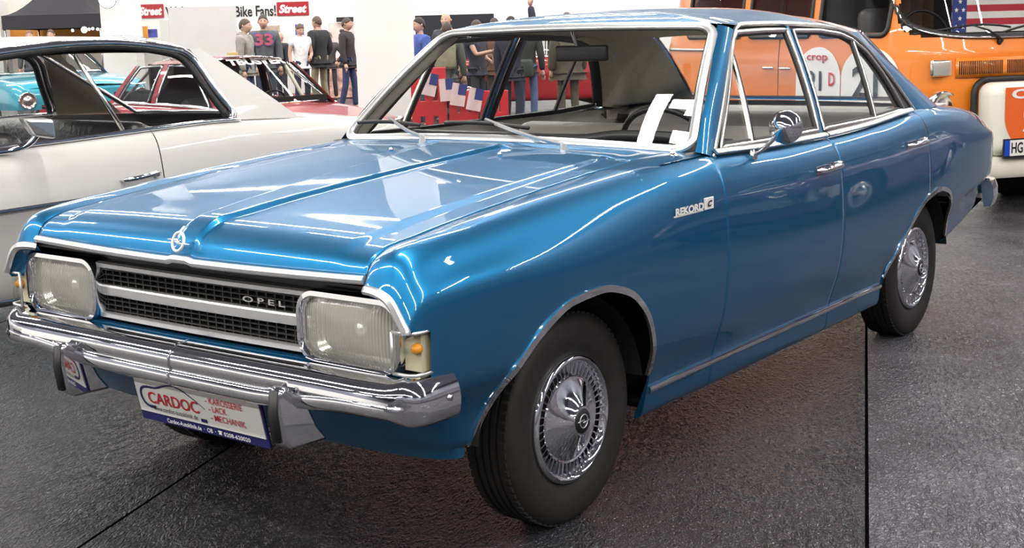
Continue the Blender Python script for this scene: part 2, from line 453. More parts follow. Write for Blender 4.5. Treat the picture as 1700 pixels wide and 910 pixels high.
def mir(V): return np.asarray(V, float) * [1, -1, 1]
def orient(V, F, d):
    """wind the faces so that they look along d"""
    V = np.asarray(V, float); n = np.zeros(3)
    for f in F: n += np.cross(V[f[1]] - V[f[0]], V[f[2]] - V[f[0]]) + np.cross(V[f[2]] - V[f[0]], V[f[-1]] - V[f[0]])
    return [tuple(f) for f in F] if n @ np.array(d, float) >= 0 else [tuple(f[::-1]) for f in F]
def both(name, V, F, mat, **k):
    """near side (-y) and far side (+y); V given with y > 0"""
    F = orient(V, F, (0, 1, .2))
    a = part(name, mir(V), [f[::-1] for f in F], mat, **k); b = part(name, V, F, mat, **k); return a, b
ARF = pchip([-.50,-.49,-.46,-.40,-.29,-.16,-.03,.10,.20,.262,.285,.290],[.34,.385,.44,.525,.612,.664,.672,.643,.570,.47,.40,.33])
ARR = pchip([2.145,2.20,2.27,2.37,2.50,2.66,2.80,2.88,2.94,2.965,2.97],[.33,.41,.48,.56,.622,.645,.618,.56,.48,.42,.37])
def arch_z(x):
    if -.50 < x < .29: return float(ARF(x))
    if 2.145 < x < 2.97: return float(ARR(x))
    return None
def side_panel(x0, x1, zlo=None, zhi=None, nx=70, nt=46, tmax=TT, xf=None, extra=()):
    xs = set(np.linspace(x0, x1, nx))
    for a, b in ((-.50, .29), (2.145, 2.97)):
        for q in np.linspace(0, PI, 46):
            v = (a + b) / 2 - (b - a) / 2 * math.cos(q)
            if x0 < v < x1: xs.add(v)
        for v in (a - 1e-4, b + 1e-4, a + 2e-4, b - 2e-4):
            if x0 < v < x1: xs.add(v)
    xs = sorted(xs); G = []
    for x in xs:
        S = sec(x, 300); t = np.linspace(0, TT, 300); k = int(np.argmax(S[:, 1]))
        lo, hi = 0.0, tmax
        z = arch_z(x)
        if z is not None: lo = max(lo, float(np.interp(z, S[:k, 1], t[:k])))
        if zlo is not None: lo = max(lo, float(np.interp(zlo, S[:k, 1], t[:k])))
        if zhi is not None: hi = min(hi, float(np.interp(zhi, S[:k, 1], t[:k])))
        tq = np.linspace(lo, hi, nt)
        yy = np.interp(tq, t, S[:, 0]); zz = np.interp(tq, t, S[:, 1])
        G.append(np.stack([np.full(nt, x), yy, zz], -1))
    G = np.array(G)
    if xf is not None:                                          # pull the leading columns forward / back to the true front edge
        pass
    return grid(G)
SD = dict(solid=0.012, off=-1)
# front wing: forward tip above the side lamp, middle piece over the lamp, and the run back to the door
mbf = MB()
XB = -.50
def patch(x0, x1, z0, z1, nx, nt, tmax=TT):
    G = []
    for x in np.linspace(x0, x1, nx):
        S = sec(x, 300); t = np.linspace(0, TT, 300); k = int(np.argmax(S[:, 1]))
        lo = float(np.interp(z0, S[:k, 1], t[:k])); hi = tmax if z1 is None else float(np.interp(z1, S[:k, 1], t[:k]))
        tq = np.linspace(lo, hi, nt)
        G.append(np.stack([np.full(nt, x), np.interp(tq, t, S[:, 0]), np.interp(tq, t, S[:, 1])], -1))
    return grid(G)
V1, F1 = side_panel(XB, .692, nx=80)
ZL0, ZL1 = .588, .692            # height of the wrap-round side lamp
V2, F2 = patch(-.695, XB, .50, ZL1, 16, 14)
V3, F3 = patch(-.755, XB, ZL1, None, 40, 34)
mbf.add(V1, F1).add(V2, F2).add(V3, F3)
fenders = []
for s in (-1, 1):
    V = np.array(mbf.V) * [1, s, 1]; F = orient(V, mbf.F, (0, s, .2))
    fenders.append(part('front_fender', V, F, M['paint'], sharp=50))
V, F = side_panel(.6965, 1.6075, tmax=6.05); fdoor = both('front_door', V, F, M['paint'], sharp=60, **SD)
V, F = side_panel(1.6115, 2.5385, tmax=6.05); rdoor = both('rear_door', V, F, M['paint'], sharp=60, **SD)
V, F = side_panel(2.5425, X1, nx=70); quarter = both('rear_fender', V, F, M['paint'], sharp=60)
# dark inner skin behind the panel gaps
G = []
for x in np.linspace(.4, 3.6, 60):
    S = sec(x, 40)[2:34]; G.append(np.stack([np.full(len(S), x), S[:, 0] - .02, S[:, 1] - .004], -1))
G = np.array(G); V, F = grid(G)
keep = [f for f in F if all(arch_z(V[i][0]) is None or V[i][2] > arch_z(V[i][0]) + .02 for i in f)]
both('inner_skin', V, keep, M['cavity'])
# bonnet
def hood_z(x, y):
    a = abs(y); z = float(zb(x))
    k = min(1, max(0, (x + .75) / .12)); k = k * k * (3 - 2 * k)
    sm = lambda e0, e1, v: (lambda q: q * q * (3 - 2 * q))(min(1, max(0, (v - e0) / (e1 - e0))))
    z += k * .010 * (1 - (a / YH) ** 2)
    z += k * .007 * (1 - sm(.545, .595, a))                     # raised centre field
    hw = .030 + .10 * min(1, max(0, (x + .72) / 1.25))
    z += (.4 + .6 * k) * .013 * (1 - sm(hw, hw + .022, a))      # spine down the middle
    return z
HX0 = lambda y: -.741 + .006 * (abs(y) / YH) ** 2
G = []
ys = np.unique(np.concatenate([np.linspace(-YH + .0055, YH - .0055, 111), np.linspace(-.20, .20, 81), np.linspace(.53, .61, 17), -np.linspace(.53, .61, 17)]))
us = np.concatenate([np.linspace(0, .12, 26)[:-1], np.linspace(.12, 1, 70)])
HX1 = lambda y: .50 - .05 * (abs(y) / YH) ** 2
for u in us:
    G.append([(HX0(y) + (HX1(y) - HX0(y)) * u, y, hood_z(HX0(y) + (HX1(y) - HX0(y)) * u, y)) for y in ys])
V, F = grid(np.array(G)); F = orient(V, F, (0, 0, 1))
hood = part('hood', V, F, M['paint'], sharp=60, **SD)
for s in (-1, 1):
    V, F = grid(np.array([[(x, s * (YH - .014), float(zb(x)) - .0045), (x, s * (YH + .003), float(zb(x)) - .0045)] for x in np.linspace(-.738, .46, 120)])); part('hood_gap', V, F, M['cavity'])
# scuttle between bonnet and windscreen
wb = lambda y: np.array([.600 + .070 * (y / .775) ** 2, y, 1.010 - .026 * (y / .775) ** 2])
wt = lambda y: np.array([1.085 + .032 * (y / .62) ** 2, y, 1.390 - .010 * (y / .62) ** 2])
G = []
for u in np.linspace(0, 1, 16):
    row = []
    for y in np.linspace(-YH, YH, 61):
        a = np.array([HX1(y) + .006, y, hood_z(HX1(y), y) - .001]); b = wb(y * 1.06) - [0, 0, .004]
        c = (a + b) / 2 + [0, 0, .004 - .012 * math.exp(-((u - .45) / .2) ** 2) * (abs(y) < .6)]
        row.append((1-u)**2 * a + 2*u*(1-u) * c + u*u * b)
    G.append(row)
V, F = grid(np.array(G)); F = orient(V, F, (0, 0, 1))
cowl = part('cowl', V, F, M['paint'], **SD)
# cowl corner between wing, scuttle and door pillar
def cowl_side():
    G = []
    for x in np.linspace(.44, .80, 14):
        S = sec(x, 300); k = int(np.argmax(S[:, 1]))
        C = float(yc(x)); Z = float(zc(x)); row = []
        yi = YH - .02
        for u in np.linspace(0, 1, 12):
            y = C - .005 + (yi - C) * u
            z0 = Z - .001; b = float(1.010 - .026 * (min(y, .775) / .775) ** 2) - .004
            k2 = min(1, max(0, (x - .46) / .2)) * (u ** 1.2)
            row.append((x, y, z0 + (max(b, z0) - z0) * k2))
        G.append(row)
    return grid(np.array(G))
V, F = cowl_side(); both('cowl_corner', V, F, M['paint'])
# valance under the bumper
G = []
for z in np.linspace(.318, .578, 20):
    q = (z - .318) / .26
    xf = -.600 - .105 * min(1, q * 1.25) ** .8; row = []
    for k in np.linspace(0, PI / 2, 28):
        ysd = secz(XB, max(z, .352)) - (0 if z > .352 else .02)
        row.append((XB - (abs(xf) - abs(XB)) * math.cos(k) ** (2 / 2.6), ysd * math.sin(k) ** (2 / 3.4), z))
    G.append(row[::-1] if False else row)
G = np.array(G)
full = np.concatenate([G[:, :0:-1] * [1, 1, 1], G * [1, -1, 1]], 1)
V, F = grid(full, flip=True)
lip = MB(); lip.add(V, F)
lip.add(*sweep([(-.716 + .02 * (y / .76) ** 2, y, .572) for y in np.linspace(-.76, .76, 31)], None, prof=[(-.012, -.008), (.012, -.008), (.012, .006), (-.012, .006)], up=(0, 0, 1)))
part('front_apron', lip.V, lip.F, M['paint'], sharp=50)
# recess behind the brow: painted reveal, dark back panel
bs = sec(-.755, 300); kk = int(np.argmax(bs[:, 1])); t = np.linspace(0, TT, 300)
lo = float(np.interp(ZL1, bs[:kk, 1], t[:kk])); tq = np.linspace(lo, TT, 40)
brow = np.stack([np.full(40, -.755), np.interp(tq, t, bs[:, 0]), np.interp(tq, t, bs[:, 1])], -1)
brow[:, 0] += np.interp(np.arange(40), [0, 26, 39], [0, 0, .018])
G = np.array([brow + [0, 0, 0], brow + [.004, -.012, -.014], brow * [0, 1, 1] + [-.672, -.030, -.016]])
V, F = grid(G); both('brow_reveal', V, F, M['paint'])
bk = MB(); bk.box((-.655, 0, .68), (.03, 1.58, .23)); bk.box((-.70, 0, .783), (.07, 1.38, .006))
o = bk.build('grille_surround', M['black'], car, smooth=False)
for v in o.data.vertices: v.co.x += CAR_SHIFT
# chrome brow: one strip on the bonnet edge, one on each wing
pr = [(-.010, -.006), (.010, -.006), (.011, .002), (.006, .008), (-.006, .008), (-.011, .002)]
path = [(HX0(y) - .004, y, hood_z(HX0(y), y) - .004) for y in np.linspace(-YH + .004, YH - .004, 81)]
V, F = sweep(path, None, prof=pr, up=(-.75, 0, .66)); part('hood_edge_trim', V, F, M['satin'], hood, sharp=40)
for s in (-1, 1):
    bp_ = brow * [1, s, 1] + [-.004, 0, 0]
    V, F = sweep(bp_[::-1] if s > 0 else bp_, None, prof=[(a * 1.05, b) for a, b in pr], up=(-.9, 0, .45))
    part('brow_trim', V, F, M['satin'], fenders[0 if s < 0 else 1], sharp=40)
# ---- roof, pillars
def yg(z, x=1.5): 
    q = (z - .97) / .41
    return .795 - .172 * q + .010 * math.sin(PI * min(1, max(0, q))) - .018 * max(0, x - 2.3)
DRIP = curve3([(.742, .800, .962), (.90, .748, 1.105), (1.06, .690, 1.252), (1.165, .650, 1.340), (1.225, .634, 1.372), (1.31, .626, 1.380), (1.6, .622, 1.379), (1.9, .624, 1.368), (2.15, .634, 1.344), (2.28, .648, 1.305), (2.39, .668, 1.240), (2.48, .704, 1.155), (2.547, .742, 1.070), (2.60, .784, .984)], 120)
ROOFC = pchip([1.08, 1.3, 1.6, 2.0, 2.4, 2.66], [1.391, 1.430, 1.452, 1.456, 1.420, 1.362], 0.06)
def roof_edge(s):
    """plan outline of the roof top, s 0..1 from the header centre round to the rear centre"""
    return ROE[int(round(s * (len(ROE) - 1)))]
side_x = [p for p in DRIP if 1.225 <= p[0] <= 2.16]
hdr = [wt(y) + [0, 0, .004] for y in np.linspace(0, .60, 16)]
ROE = curve3(hdr + [np.array([1.150, .622, 1.383])] + [p + [0, 0, .003] for p in side_x[::3]] + [np.array(p) for p in ((2.26, .630, 1.338), (2.40, .600, 1.340), (2.52, .545, 1.344), (2.60, .46, 1.349), (2.635, .34, 1.354), (2.65, .18, 1.359), (2.655, 0, 1.361))], 120)
G = []
for p in ROE:
    row = []
    for u in np.linspace(0, 1, 26):
        # contract toward the spine of the roof
        cx = min(max(p[0], 1.42), 2.28); c = np.array([cx, 0, float(ROOFC(cx))])
        q = p + (c - p) * u
        f = 1 - (1 - u) ** 2.3
        q[2] = p[2] + (c[2] - p[2]) * f
        row.append(q)
    G.append(row)
G = np.array(G)
Vh, Fh = grid(G)
rm = MB(); rm.add(Vh, [f for f in Fh]); rm.add(mir(Vh), [f[::-1] for f in Fh])
bm = bmesh.new(); me = bpy.data.meshes.new('roof'); me.from_pydata([tuple(v) for v in sh(rm.V)], [], rm.F); bm.from_mesh(me)
bmesh.ops.remove_doubles(bm, verts=bm.verts, dist=.0008); bmesh.ops.dissolve_degenerate(bm, dist=.0003, edges=bm.edges); bmesh.ops.recalc_face_normals(bm, faces=bm.faces); bm.to_mesh(me); bm.free()
roof = bpy.data.objects.new('roof', me); link(roof, car); me.materials.append(M['paint'])
for p in me.polygons: p.use_smooth = True
# rear pillar: lofted from the roof edge to the rear deck
top = curve3([p for p in ROE if p[0] > 2.15 and p[1] > .52], 24)
RWS_B = np.array([3.13, .615, 1.005])
base = curve3([(2.600, .784, .984), (2.72, .792, .994), (2.88, .775, .994), (3.02, .72, .992), (3.13, .615, .995)], 24)
ctl = curve3([(2.47, .652, 1.275), (2.56, .648, 1.235), (2.68, .622, 1.205), (2.78, .590, 1.190), (2.84, .555, 1.185)], 24)
G = []
for a, c, b in zip(top, ctl, base):
    G.append([(1-u)**2 * a + 2*u*(1-u) * c + u*u * b for u in np.linspace(0, 1, 24)])
CP = np.array(G); V, F = grid(CP); both('rear_pillar', V, F, M['paint'])
V, F = grid(CP * [1, 1, 1] + [-.005, -.022, -.006]); both('rear_pillar_lining', V, F, M['beige'])
# headlining
V, F = grid(G0 := np.array([[q * [1, .975, 1] - [0, 0, .018 + .012 * u] for u, q in zip(np.linspace(0, 1, 26), row)] for row in np.array([[p + (np.array([min(max(p[0], 1.42), 2.28), 0, float(ROOFC(min(max(p[0], 1.42), 2.28)))]) - p) * [1, 1, 0] * u + [0, 0, (float(ROOFC(min(max(p[0], 1.42), 2.28))) - p[2]) * (1 - (1 - u) ** 2.3)] for u in np.linspace(0, 1, 26)] for p in ROE])]))
both('headlining', V, F, M['beige'])
# front pillar between windscreen trim and door frame
W_ = curve3([wb(.770) + [0, .004, 0], (.79, .738, 1.112), (.95, .680, 1.248), wt(.612) + [0, .003, 0]], 20)
D_ = curve3([(.742, .800, .962), (.90, .748, 1.105), (1.06, .690, 1.252), (1.19, .641, 1.360)], 20)
G = []
for a, b in zip(W_, D_):
    c = (a + b) / 2 + np.array([-.012, .012, .006]); G.append([(1-u)**2*a + 2*u*(1-u)*c + u*u*b for u in np.linspace(0, 1, 9)])
V, F = grid(np.array(G), flip=True); both('front_pillar', V, F, M['paint'])
G2 = [[a + [.02, -.012, -.012], (a + b) / 2 + [.03, -.035, -.015], b + [0.0, -.02, -.004]] for a, b in zip(W_, D_)]
V, F = grid(np.array(G2)); both('front_pillar_lining', V, F, M['beige'])
# windscreen + chrome surround
def wpt(y01, v):
    yb, yt = y01 * .772, y01 * .615
    a, b = wb(yb), wt(yt); p = a + (b - a) * v
    return p + np.array([-.55, 0, .75]) * .022 * math.sin(PI * v) * (1 - .3 * y01 ** 2)
G = np.array([[wpt(y, v) for v in np.linspace(0.01, .99, 20)] for y in np.linspace(-.985, .985, 41)])
V, F = grid(G); windscreen = part('windshield', V, F, M['glass'])
def ring(f, inset, n=14, rad=.10):
    """closed loop round a (u, v) patch in [-1,1] x [0,1]"""
    out = []
    for cx, cy, a0 in ((1, 1, 0), (-1, 1, 90), (-1, -1, 180), (1, -1, 270)):
        for k in range(n + 1):
            a = math.radians(a0 + 90 * k / n)
            out.append((cx * (1 - rad) + rad * math.cos(a), cy * (1 - rad * 1.9) + rad * 1.9 * math.sin(a)))
    dense = []
    for i in range(len(out)):
        p, q = np.array(out[i]), np.array(out[(i + 1) % len(out)])
        m_ = max(1, int(np.linalg.norm(q - p) / .06))
        for k in range(m_): dense.append(p + (q - p) * k / m_)
    return [f(u * inset, (v * inset + 1) / 2) for u, v in dense]
tp = [(-.013, -.004), (.013, -.004), (.012, .004), (.005, .009), (-.005, .009), (-.012, .004)]
lp = ring(wpt, .985)
V, F = sweep(lp, None, prof=[(a * 1.25, b) for a, b in tp], closed=True, up=(-.6, 0, .8)); part('windshield_trim', V, F, M['satin'], windscreen, sharp=40)
lp2 = ring(wpt, .965)
V, F = sweep(np.array(lp2) + [.006, 0, -.006], None, prof=[(a * .9, b * .4) for a, b in tp], closed=True, up=(-.6, 0, .8)); part('windshield_seal', V, F, M['rubber'], windscreen)
# rear window
def rpt(y01, v):
    yb, yt = y01 * .60, y01 * .525
    a = np.array([3.115 - .05 * y01 ** 2 + .03, yb, 1.008]); b = np.array([2.655 - .075 * y01 ** 2, yt, 1.358 - .013 * y01 ** 2]); p = a + (b - a) * v
    return p + np.array([.5, 0, .8]) * .02 * math.sin(PI * v)
G = np.array([[rpt(y, v) for v in np.linspace(0, 1, 14)] for y in np.linspace(-1, 1, 31)])
V, F = grid(G); rearw = part('rear_window', V, F, M['glass'])
V, F = sweep(ring(rpt, .985), None, prof=tp, closed=True, up=(.6, 0, .8)); part('rear_window_trim', V, F, M['chrome'], rearw, sharp=40)
# rear deck and tail
G = []
for x in np.linspace(2.9, X1, 34):
    Z = float(zc(x)) + .006; C = float(yc(x)) - .125
    G.append([(x, y, Z + .014 * (1 - (y / C) ** 2)) for y in np.linspace(-C, C, 31)])
V, F = grid(np.array(G), flip=True); part('trunk_lid', V, F, M['paint'])
S = sec(X1, 44); ring_ = np.concatenate([np.stack([np.full(44, X1), S[:, 0], S[:, 1]], -1), np.stack([np.full(44, X1), -S[::-1, 0], S[::-1, 1]], -1)])
V = list(ring_) + [p + [.012, 0, 0] - (p - [X1, 0, .7]) * .05 for p in ring_]; n = len(ring_)
F = [(i, (i + 1) % n, n + (i + 1) % n, n + i) for i in range(n)] + [tuple(range(n, 2 * n))]
part('tail_panel', V, F, M['paint'], sharp=50)
# floor pan, firewall and wheel housings, all dark
ub = MB()
G = [[(x, y, max(.21, float(zl(x)) - .01)) for y in (-.74, -.4, 0, .4, .74)] for x in np.linspace(-.6, 3.7, 40)]
V, F = grid(np.array(G)); 
F = [f for f in F if not ((-.56 < np.mean([V[i][0] for i in f]) < .34 or 2.1 < np.mean([V[i][0] for i in f]) < 3.0) and abs(np.mean([V[i][1] for i in f])) > .5)]
ub.add(V, F)
for ax, r in ((-.10, .40), (2.57, .42)):
    for s in (-1, 1):
        a = np.linspace(.16, PI - .16, 24); G = [[(ax + r * math.cos(q), s * .50, .29 + r * .93 * math.sin(q)), (ax + r * math.cos(q), s * .80, .29 + r * .93 * math.sin(q))] for q in a]
        V, F = grid(np.array(G)); ub.add(V, F)
        V = [(ax, s * .50, .3)] + [(ax + r * math.cos(q), s * .50, .29 + r * .93 * math.sin(q)) for q in a]; ub.add(V, [(0, i, i + 1) for i in range(1, 24)])
ub.box((.52, 0, .62), (.02, 1.5, .68)); ub.box((1.2, 0, .26), (1.9, 1.3, .02)); ub.box((-.3, 0, .45), (.5, .7, .3))
part('underbody', ub.V, ub.F, M['dark'], smooth=False)

# ---- wheels
tprof = [(.170, .050), (.176, .062), (.190, .071), (.215, .080), (.245, .0835), (.272, .0805), (.288, .074), (.296, .066), (.3005, .058)]
tread = []
for g0 in (.036, .012, -.012, -.036):
    tread += [(.303, g0 + .0055), (.297, g0 + .004), (.297, g0 - .004), (.303, g0 - .0055)]
tprof = tprof + tread + [(r, -h) for r, h in tprof[::-1]]
def tyre_mesh():
    V, F = lathe(tprof, 96, 'y'); b_ = MB(); b_.add(V, F)
    for k in range(72):                                             # shoulder blocks
        a = 2 * PI * k / 72
        for sgn in (1, -1):
            R = np.array([[math.cos(a), 0, -math.sin(a)], [0, 1, 0], [math.sin(a), 0, math.cos(a)]])
            b_.box(R @ np.array([.2985, sgn * .055, 0]), (.009, .020, .016), R)
    return b_
cap_prof = [(.150, .045), (.1845, .060), (.1835, .074), (.178, .081), (.171, .0825), (.165, .079), (.160, .070), (.157, .060)]
cone_prof = [(.122, .058), (.127, .066), (.124, .0705), (.119, .068), (.112, .0705), (.044, .1035), (.041, .108), (.036, .108)]
def wheel(x, s):
    org = np.array([x + CAR_SHIFT, s * .700, WCZ]); fl = np.array([1, s, 1])
    t_ = tyre_mesh(); o = mk('wheel', np.array(t_.V) * fl, t_.F if s > 0 else [f[::-1] for f in t_.F], M['tyre'], car, sharp=40); o.location = org
    h = MB(); h.add(*lathe(cap_prof, 72, 'y')).add(*lathe(cone_prof, 72, 'y'))
    for k in range(46):
        a = 2 * PI * k / 46; R = np.array([[math.cos(a), 0, -math.sin(a)], [0, 1, 0], [math.sin(a), 0, math.cos(a)]])
        V = [R @ np.array(p) for p in ((.123, .062, -.0028), (.123, .062, .0028), (.123, .0705, .0015), (.123, .0705, -.0015), (.163, .062, -.0048), (.163, .062, .0048), (.163, .0755, .0026), (.163, .0755, -.0026))]
        h.add(V, [(0, 1, 2, 3), (7, 6, 5, 4), (0, 4, 5, 1), (1, 5, 6, 2), (2, 6, 7, 3), (3, 7, 4, 0)])
    mk('hubcap', np.array(h.V) * fl, h.F, M['chrome'], o, sharp=40)
    d = MB(); d.add(*lathe([(.0, .056), (.165, .056), (.165, .052)], 48, 'y')); mk('slot_backing', np.array(d.V) * fl, d.F, M['dark'], o)
    d = MB(); d.add(*lathe([(.0365, .1075), (.034, .1105), (.0, .1115)], 40, 'y')); mk('hub_boss', np.array(d.V) * fl, d.F, M['black'], o)
    e = MB(); a = np.linspace(0, 2 * PI, 28, endpoint=False)
    e.tube([(.019 * math.cos(q), .1125, .019 * math.sin(q)) for q in a], .0017, 6, closed=True)
    e.tube([(-.028, .1125, .002), (.004, .1125, .003), (-.004, .1125, -.003), (.028, .1125, -.002)], .0016, 6)
    mk('hub_emblem', np.array(e.V) * fl, e.F, M['satin'], o)
    return o
for ax in (FAX, RAX):
    for s in (-1, 1): wheel(ax, s)

# ---- arch and sill brightwork
def trim_path(fn, a, b, n=60):
    q = np.linspace(0, PI, n); xs = (a + b) / 2 - (b - a) / 2 * np.cos(q)
    return [(x, secz(x, float(fn(x))) + .002, float(fn(x)) + .004) for x in xs]
arch_prof = [(-.004, -.010), (.006, -.009), (.009, 0), (.006, .009), (-.004, .010)]
pf = trim_path(ARF, -.4985, .2885); prr = trim_path(ARR, 2.147, 2.968)
sill = [(x, secz(x, .306 + .004 * math.sin((x - .3) * 1.6)) + .003, .306 + .004 * math.sin((x - .3) * 1.6)) for x in np.linspace(.305, 2.13, 40)]
for s in (-1, 1):
    i = 0 if s < 0 else 1
    for nm, p_, par in (('wheel_arch_trim', pf, fenders[i]), ('wheel_arch_trim', prr, quarter[i])):
        P = np.array(p_) * [1, s, 1]; c = np.array([P[:, 0].mean(), 0, .33]); up = P - c; up[:, 1] = 0
        V, F = sweep(P if s < 0 else P, None, prof=arch_prof if s > 0 else [(-a, b) for a, b in arch_prof], up=up); part(nm, V, F, M['chrome'], par, sharp=40)
    V, F = sweep(np.array(sill) * [1, s, 1], None, prof=[(a * (1 if s < 0 else -1), b) for a, b in arch_prof], up=(0, 0, 1)); part('sill_trim', V, F, M['chrome'], car, sharp=40)
# ---- drip rails and window frames on the tumblehome
def gp(x, z, out=0.0): return np.array([x, yg(z, x) + out, z])
FW = [(.800, .985), (1.085, 1.262), (1.165, 1.330), (1.205, 1.350), (1.42, 1.354), (1.612, 1.353), (1.600, 1.25), (1.580, 1.10), (1.562, .985), (1.15, .981)]
RWN = [(1.610, .986), (1.632, 1.12), (1.655, 1.30), (1.665, 1.350), (1.90, 1.346), (2.08, 1.330), (2.18, 1.305), (2.27, 1.255), (2.35, 1.17), (2.42, 1.07), (2.455, 1.004), (2.13, .990)]
def dense(poly, step=.03, closed=True):
    out = []; n = len(poly)
    for i in range(n if closed else n - 1):
        a, b = np.array(poly[i]), np.array(poly[(i + 1) % n]); m_ = max(1, int(np.linalg.norm(b - a) / step))
        out += [a + (b - a) * k / m_ for k in range(m_)]
    if not closed: out.append(np.array(poly[-1]))
    return out
def ptube(poly, name, mat, parent, s, pr_=None, out=0.0, closed=True, w_=.009):
    P = np.array([gp(x, z, out) for x, z in dense(poly, closed=closed)]) * [1, s, 1]
    V, F = sweep(P, None, prof=pr_ or [(-w_, -.005), (w_, -.005), (w_, .004), (w_ * .5, .007), (-w_ * .5, .007), (-w_, .004)], closed=closed, up=(0, s, .35))
    return part(name, V, F, mat, parent, sharp=40)
frp = [(-.008, -.008), (.008, -.008), (.0085, 0), (.004, .005), (-.004, .005), (-.0085, 0)]
for s in (-1, 1):
    i = 0 if s < 0 else 1
    P = DRIP * [1, s, 1]
    V, F = sweep(P, None, prof=frp, up=(0, s, .45)); part('drip_rail', V, F, M['brushed'], roof, sharp=40)
    # black rebate between rail and frames
    G = [[gp(x, z, -.014), gp(x, z, -.014)] for x, z in ((0, 1),)]
    inner = [(.81, .992), (1.085, 1.258), (1.20, 1.345), (1.42, 1.350), (1.61, 1.349), (1.90, 1.342), (2.08, 1.325), (2.18, 1.30), (2.27, 1.25), (2.35, 1.165), (2.42, 1.065), (2.455, 1.0)]
    ii = curve3([gp(x, z, -.010) for x, z in inner], 60); jj = curve3([p - [0, .010, .002] for p in DRIP], 60)
    V, F = grid(np.array([ii, jj]) * [1, s, 1]); part('window_rebate', V, F, M['rubber'], roof)
    k_ = [i for i in range(60) if ii[i][0] > 2.0]; V, F = grid(np.array([ii[k_] + [.012, -.030, 0], (ii[k_] + jj[k_]) / 2 + [.012, -.040, 0], jj[k_] + [.02, -.030, -.004]]) * [1, s, 1]); part('rear_pillar_trim', V, F, M['beige'], roof)
    for poly, door in ((FW, fdoor[i]), (RWN, rdoor[i])):
        ptube(poly, 'window_frame', M['brushed'], door, s, out=.002, w_=.0085)
        inn = [np.array(p) for p in poly]; c = np.mean(inn, 0); inn = [c + (p - c) * .965 for p in inn]
        ptube(inn, 'window_seal', M['rubber'], door, s, out=-.006, w_=.009)
        pts = [gp(x, z, -.006) for x, z in dense(poly, .08)]; n = len(pts)
        cc = np.mean(pts, 0); rings = [cc + (np.array(pts) - cc) * k for k in (1, .66, .33)]
        V = np.concatenate(rings + [[cc]]) ; V[:, 1] = [yg(v[2], v[0]) - .006 for v in V]; F = []
        for r_ in range(2): F += [(r_ * n + k, r_ * n + (k + 1) % n, (r_ + 1) * n + (k + 1) % n, (r_ + 1) * n + k) for k in range(n)]
        F += [(2 * n + k, 2 * n + (k + 1) % n, 3 * n) for k in range(n)]
        part('window_glass', V * [1, s, 1], F, M['glass'], door)
    ptube([(1.105, 1.275), (1.030, .988)], 'vent_window_bar', M['brushed'], fdoor[i], s, closed=False, w_=.008)
    ptube([(1.120, 1.275), (1.045, .988)], 'vent_window_seal', M['rubber'], fdoor[i], s, closed=False, w_=.008, out=-.004)
    ptube([(2.185, 1.30), (2.125, .992)], 'quarter_window_bar', M['brushed'], rdoor[i], s, closed=False, w_=.008)
    ptube([(2.170, 1.30), (2.110, .992)], 'quarter_window_seal', M['rubber'], rdoor[i], s, closed=False, w_=.008, out=-.004)
    for x0_, x1_, d in ((1.638, 1.586, fdoor[i]),):
        ptube([(x0_, 1.365), (x1_, .975)], 'door_pillar', M['paint'], d, s, closed=False, w_=.010, out=-.003)
    # belt moulding
    for a, b, d in ((.745, 1.600, fdoor[i]), (1.613, 2.50, rdoor[i])):
        P = [(x, float(yc(x)) + .006, float(zc(x)) + .005 + .002) for x in np.linspace(a, b, 30)]
        V, F = sweep(np.array(P) * [1, s, 1], None, prof=[(-.012, -.004), (.012, -.004), (.012, .003), (.006, .006), (-.006, .006), (-.012, .003)], up=(0, s * .6, .8)); part('belt_moulding', V, F, M['brushed'], d, sharp=40)
        V, F = grid(np.array([[(x, float(yc(x)) + .0, float(zc(x)) + .002), (x, float(yc(x)) - .02, .99)] for x in np.linspace(a, b, 20)]) * [1, s, 1]); part('belt_seal', V, F, M['rubber'], d)
    # inner door trim
    V, F = grid(np.array([[(x, .80 - .035, .985), (x, .765, .955), (x, .735, .93), (x, .725, .60), (x, .72, .26)] for x in np.linspace(.62, 2.75, 20)]) * [1, s, 1]); part('door_lining', V, F, M['seat'], car)
    # door pulls
    for x, z, d in ((1.49, .858, fdoor[i]), (2.385, .872, rdoor[i])):
        yb = secz(x, z); hb = MB()
        path = curve3([(x - .105, yb + .004, z - .002), (x - .085, yb + .026, z), (x, yb + .034, z + .004), (x + .055, yb + .028, z + .003), (x + .075, yb + .006, z + .002)], 18)
        hb.tube(path, [.006, .010] + [.0115] * 14 + [.010, .007], 10)
        hb.tube([(x + .088, yb - .002, z + .006), (x + .088, yb + .020, z + .006)], [.014, .012], 14)
        hb.tube([(x - .11, yb + .001, z - .002), (x + .10, yb + .001, z + .004)], None, prof=[(-.004, -.016), (.004, -.014), (.004, .014), (-.004, .016)], up=(0, 0, 1))
        part('door_handle', np.array(hb.V) * [1, s, 1], hb.F, M['chrome'], d, sharp=50)
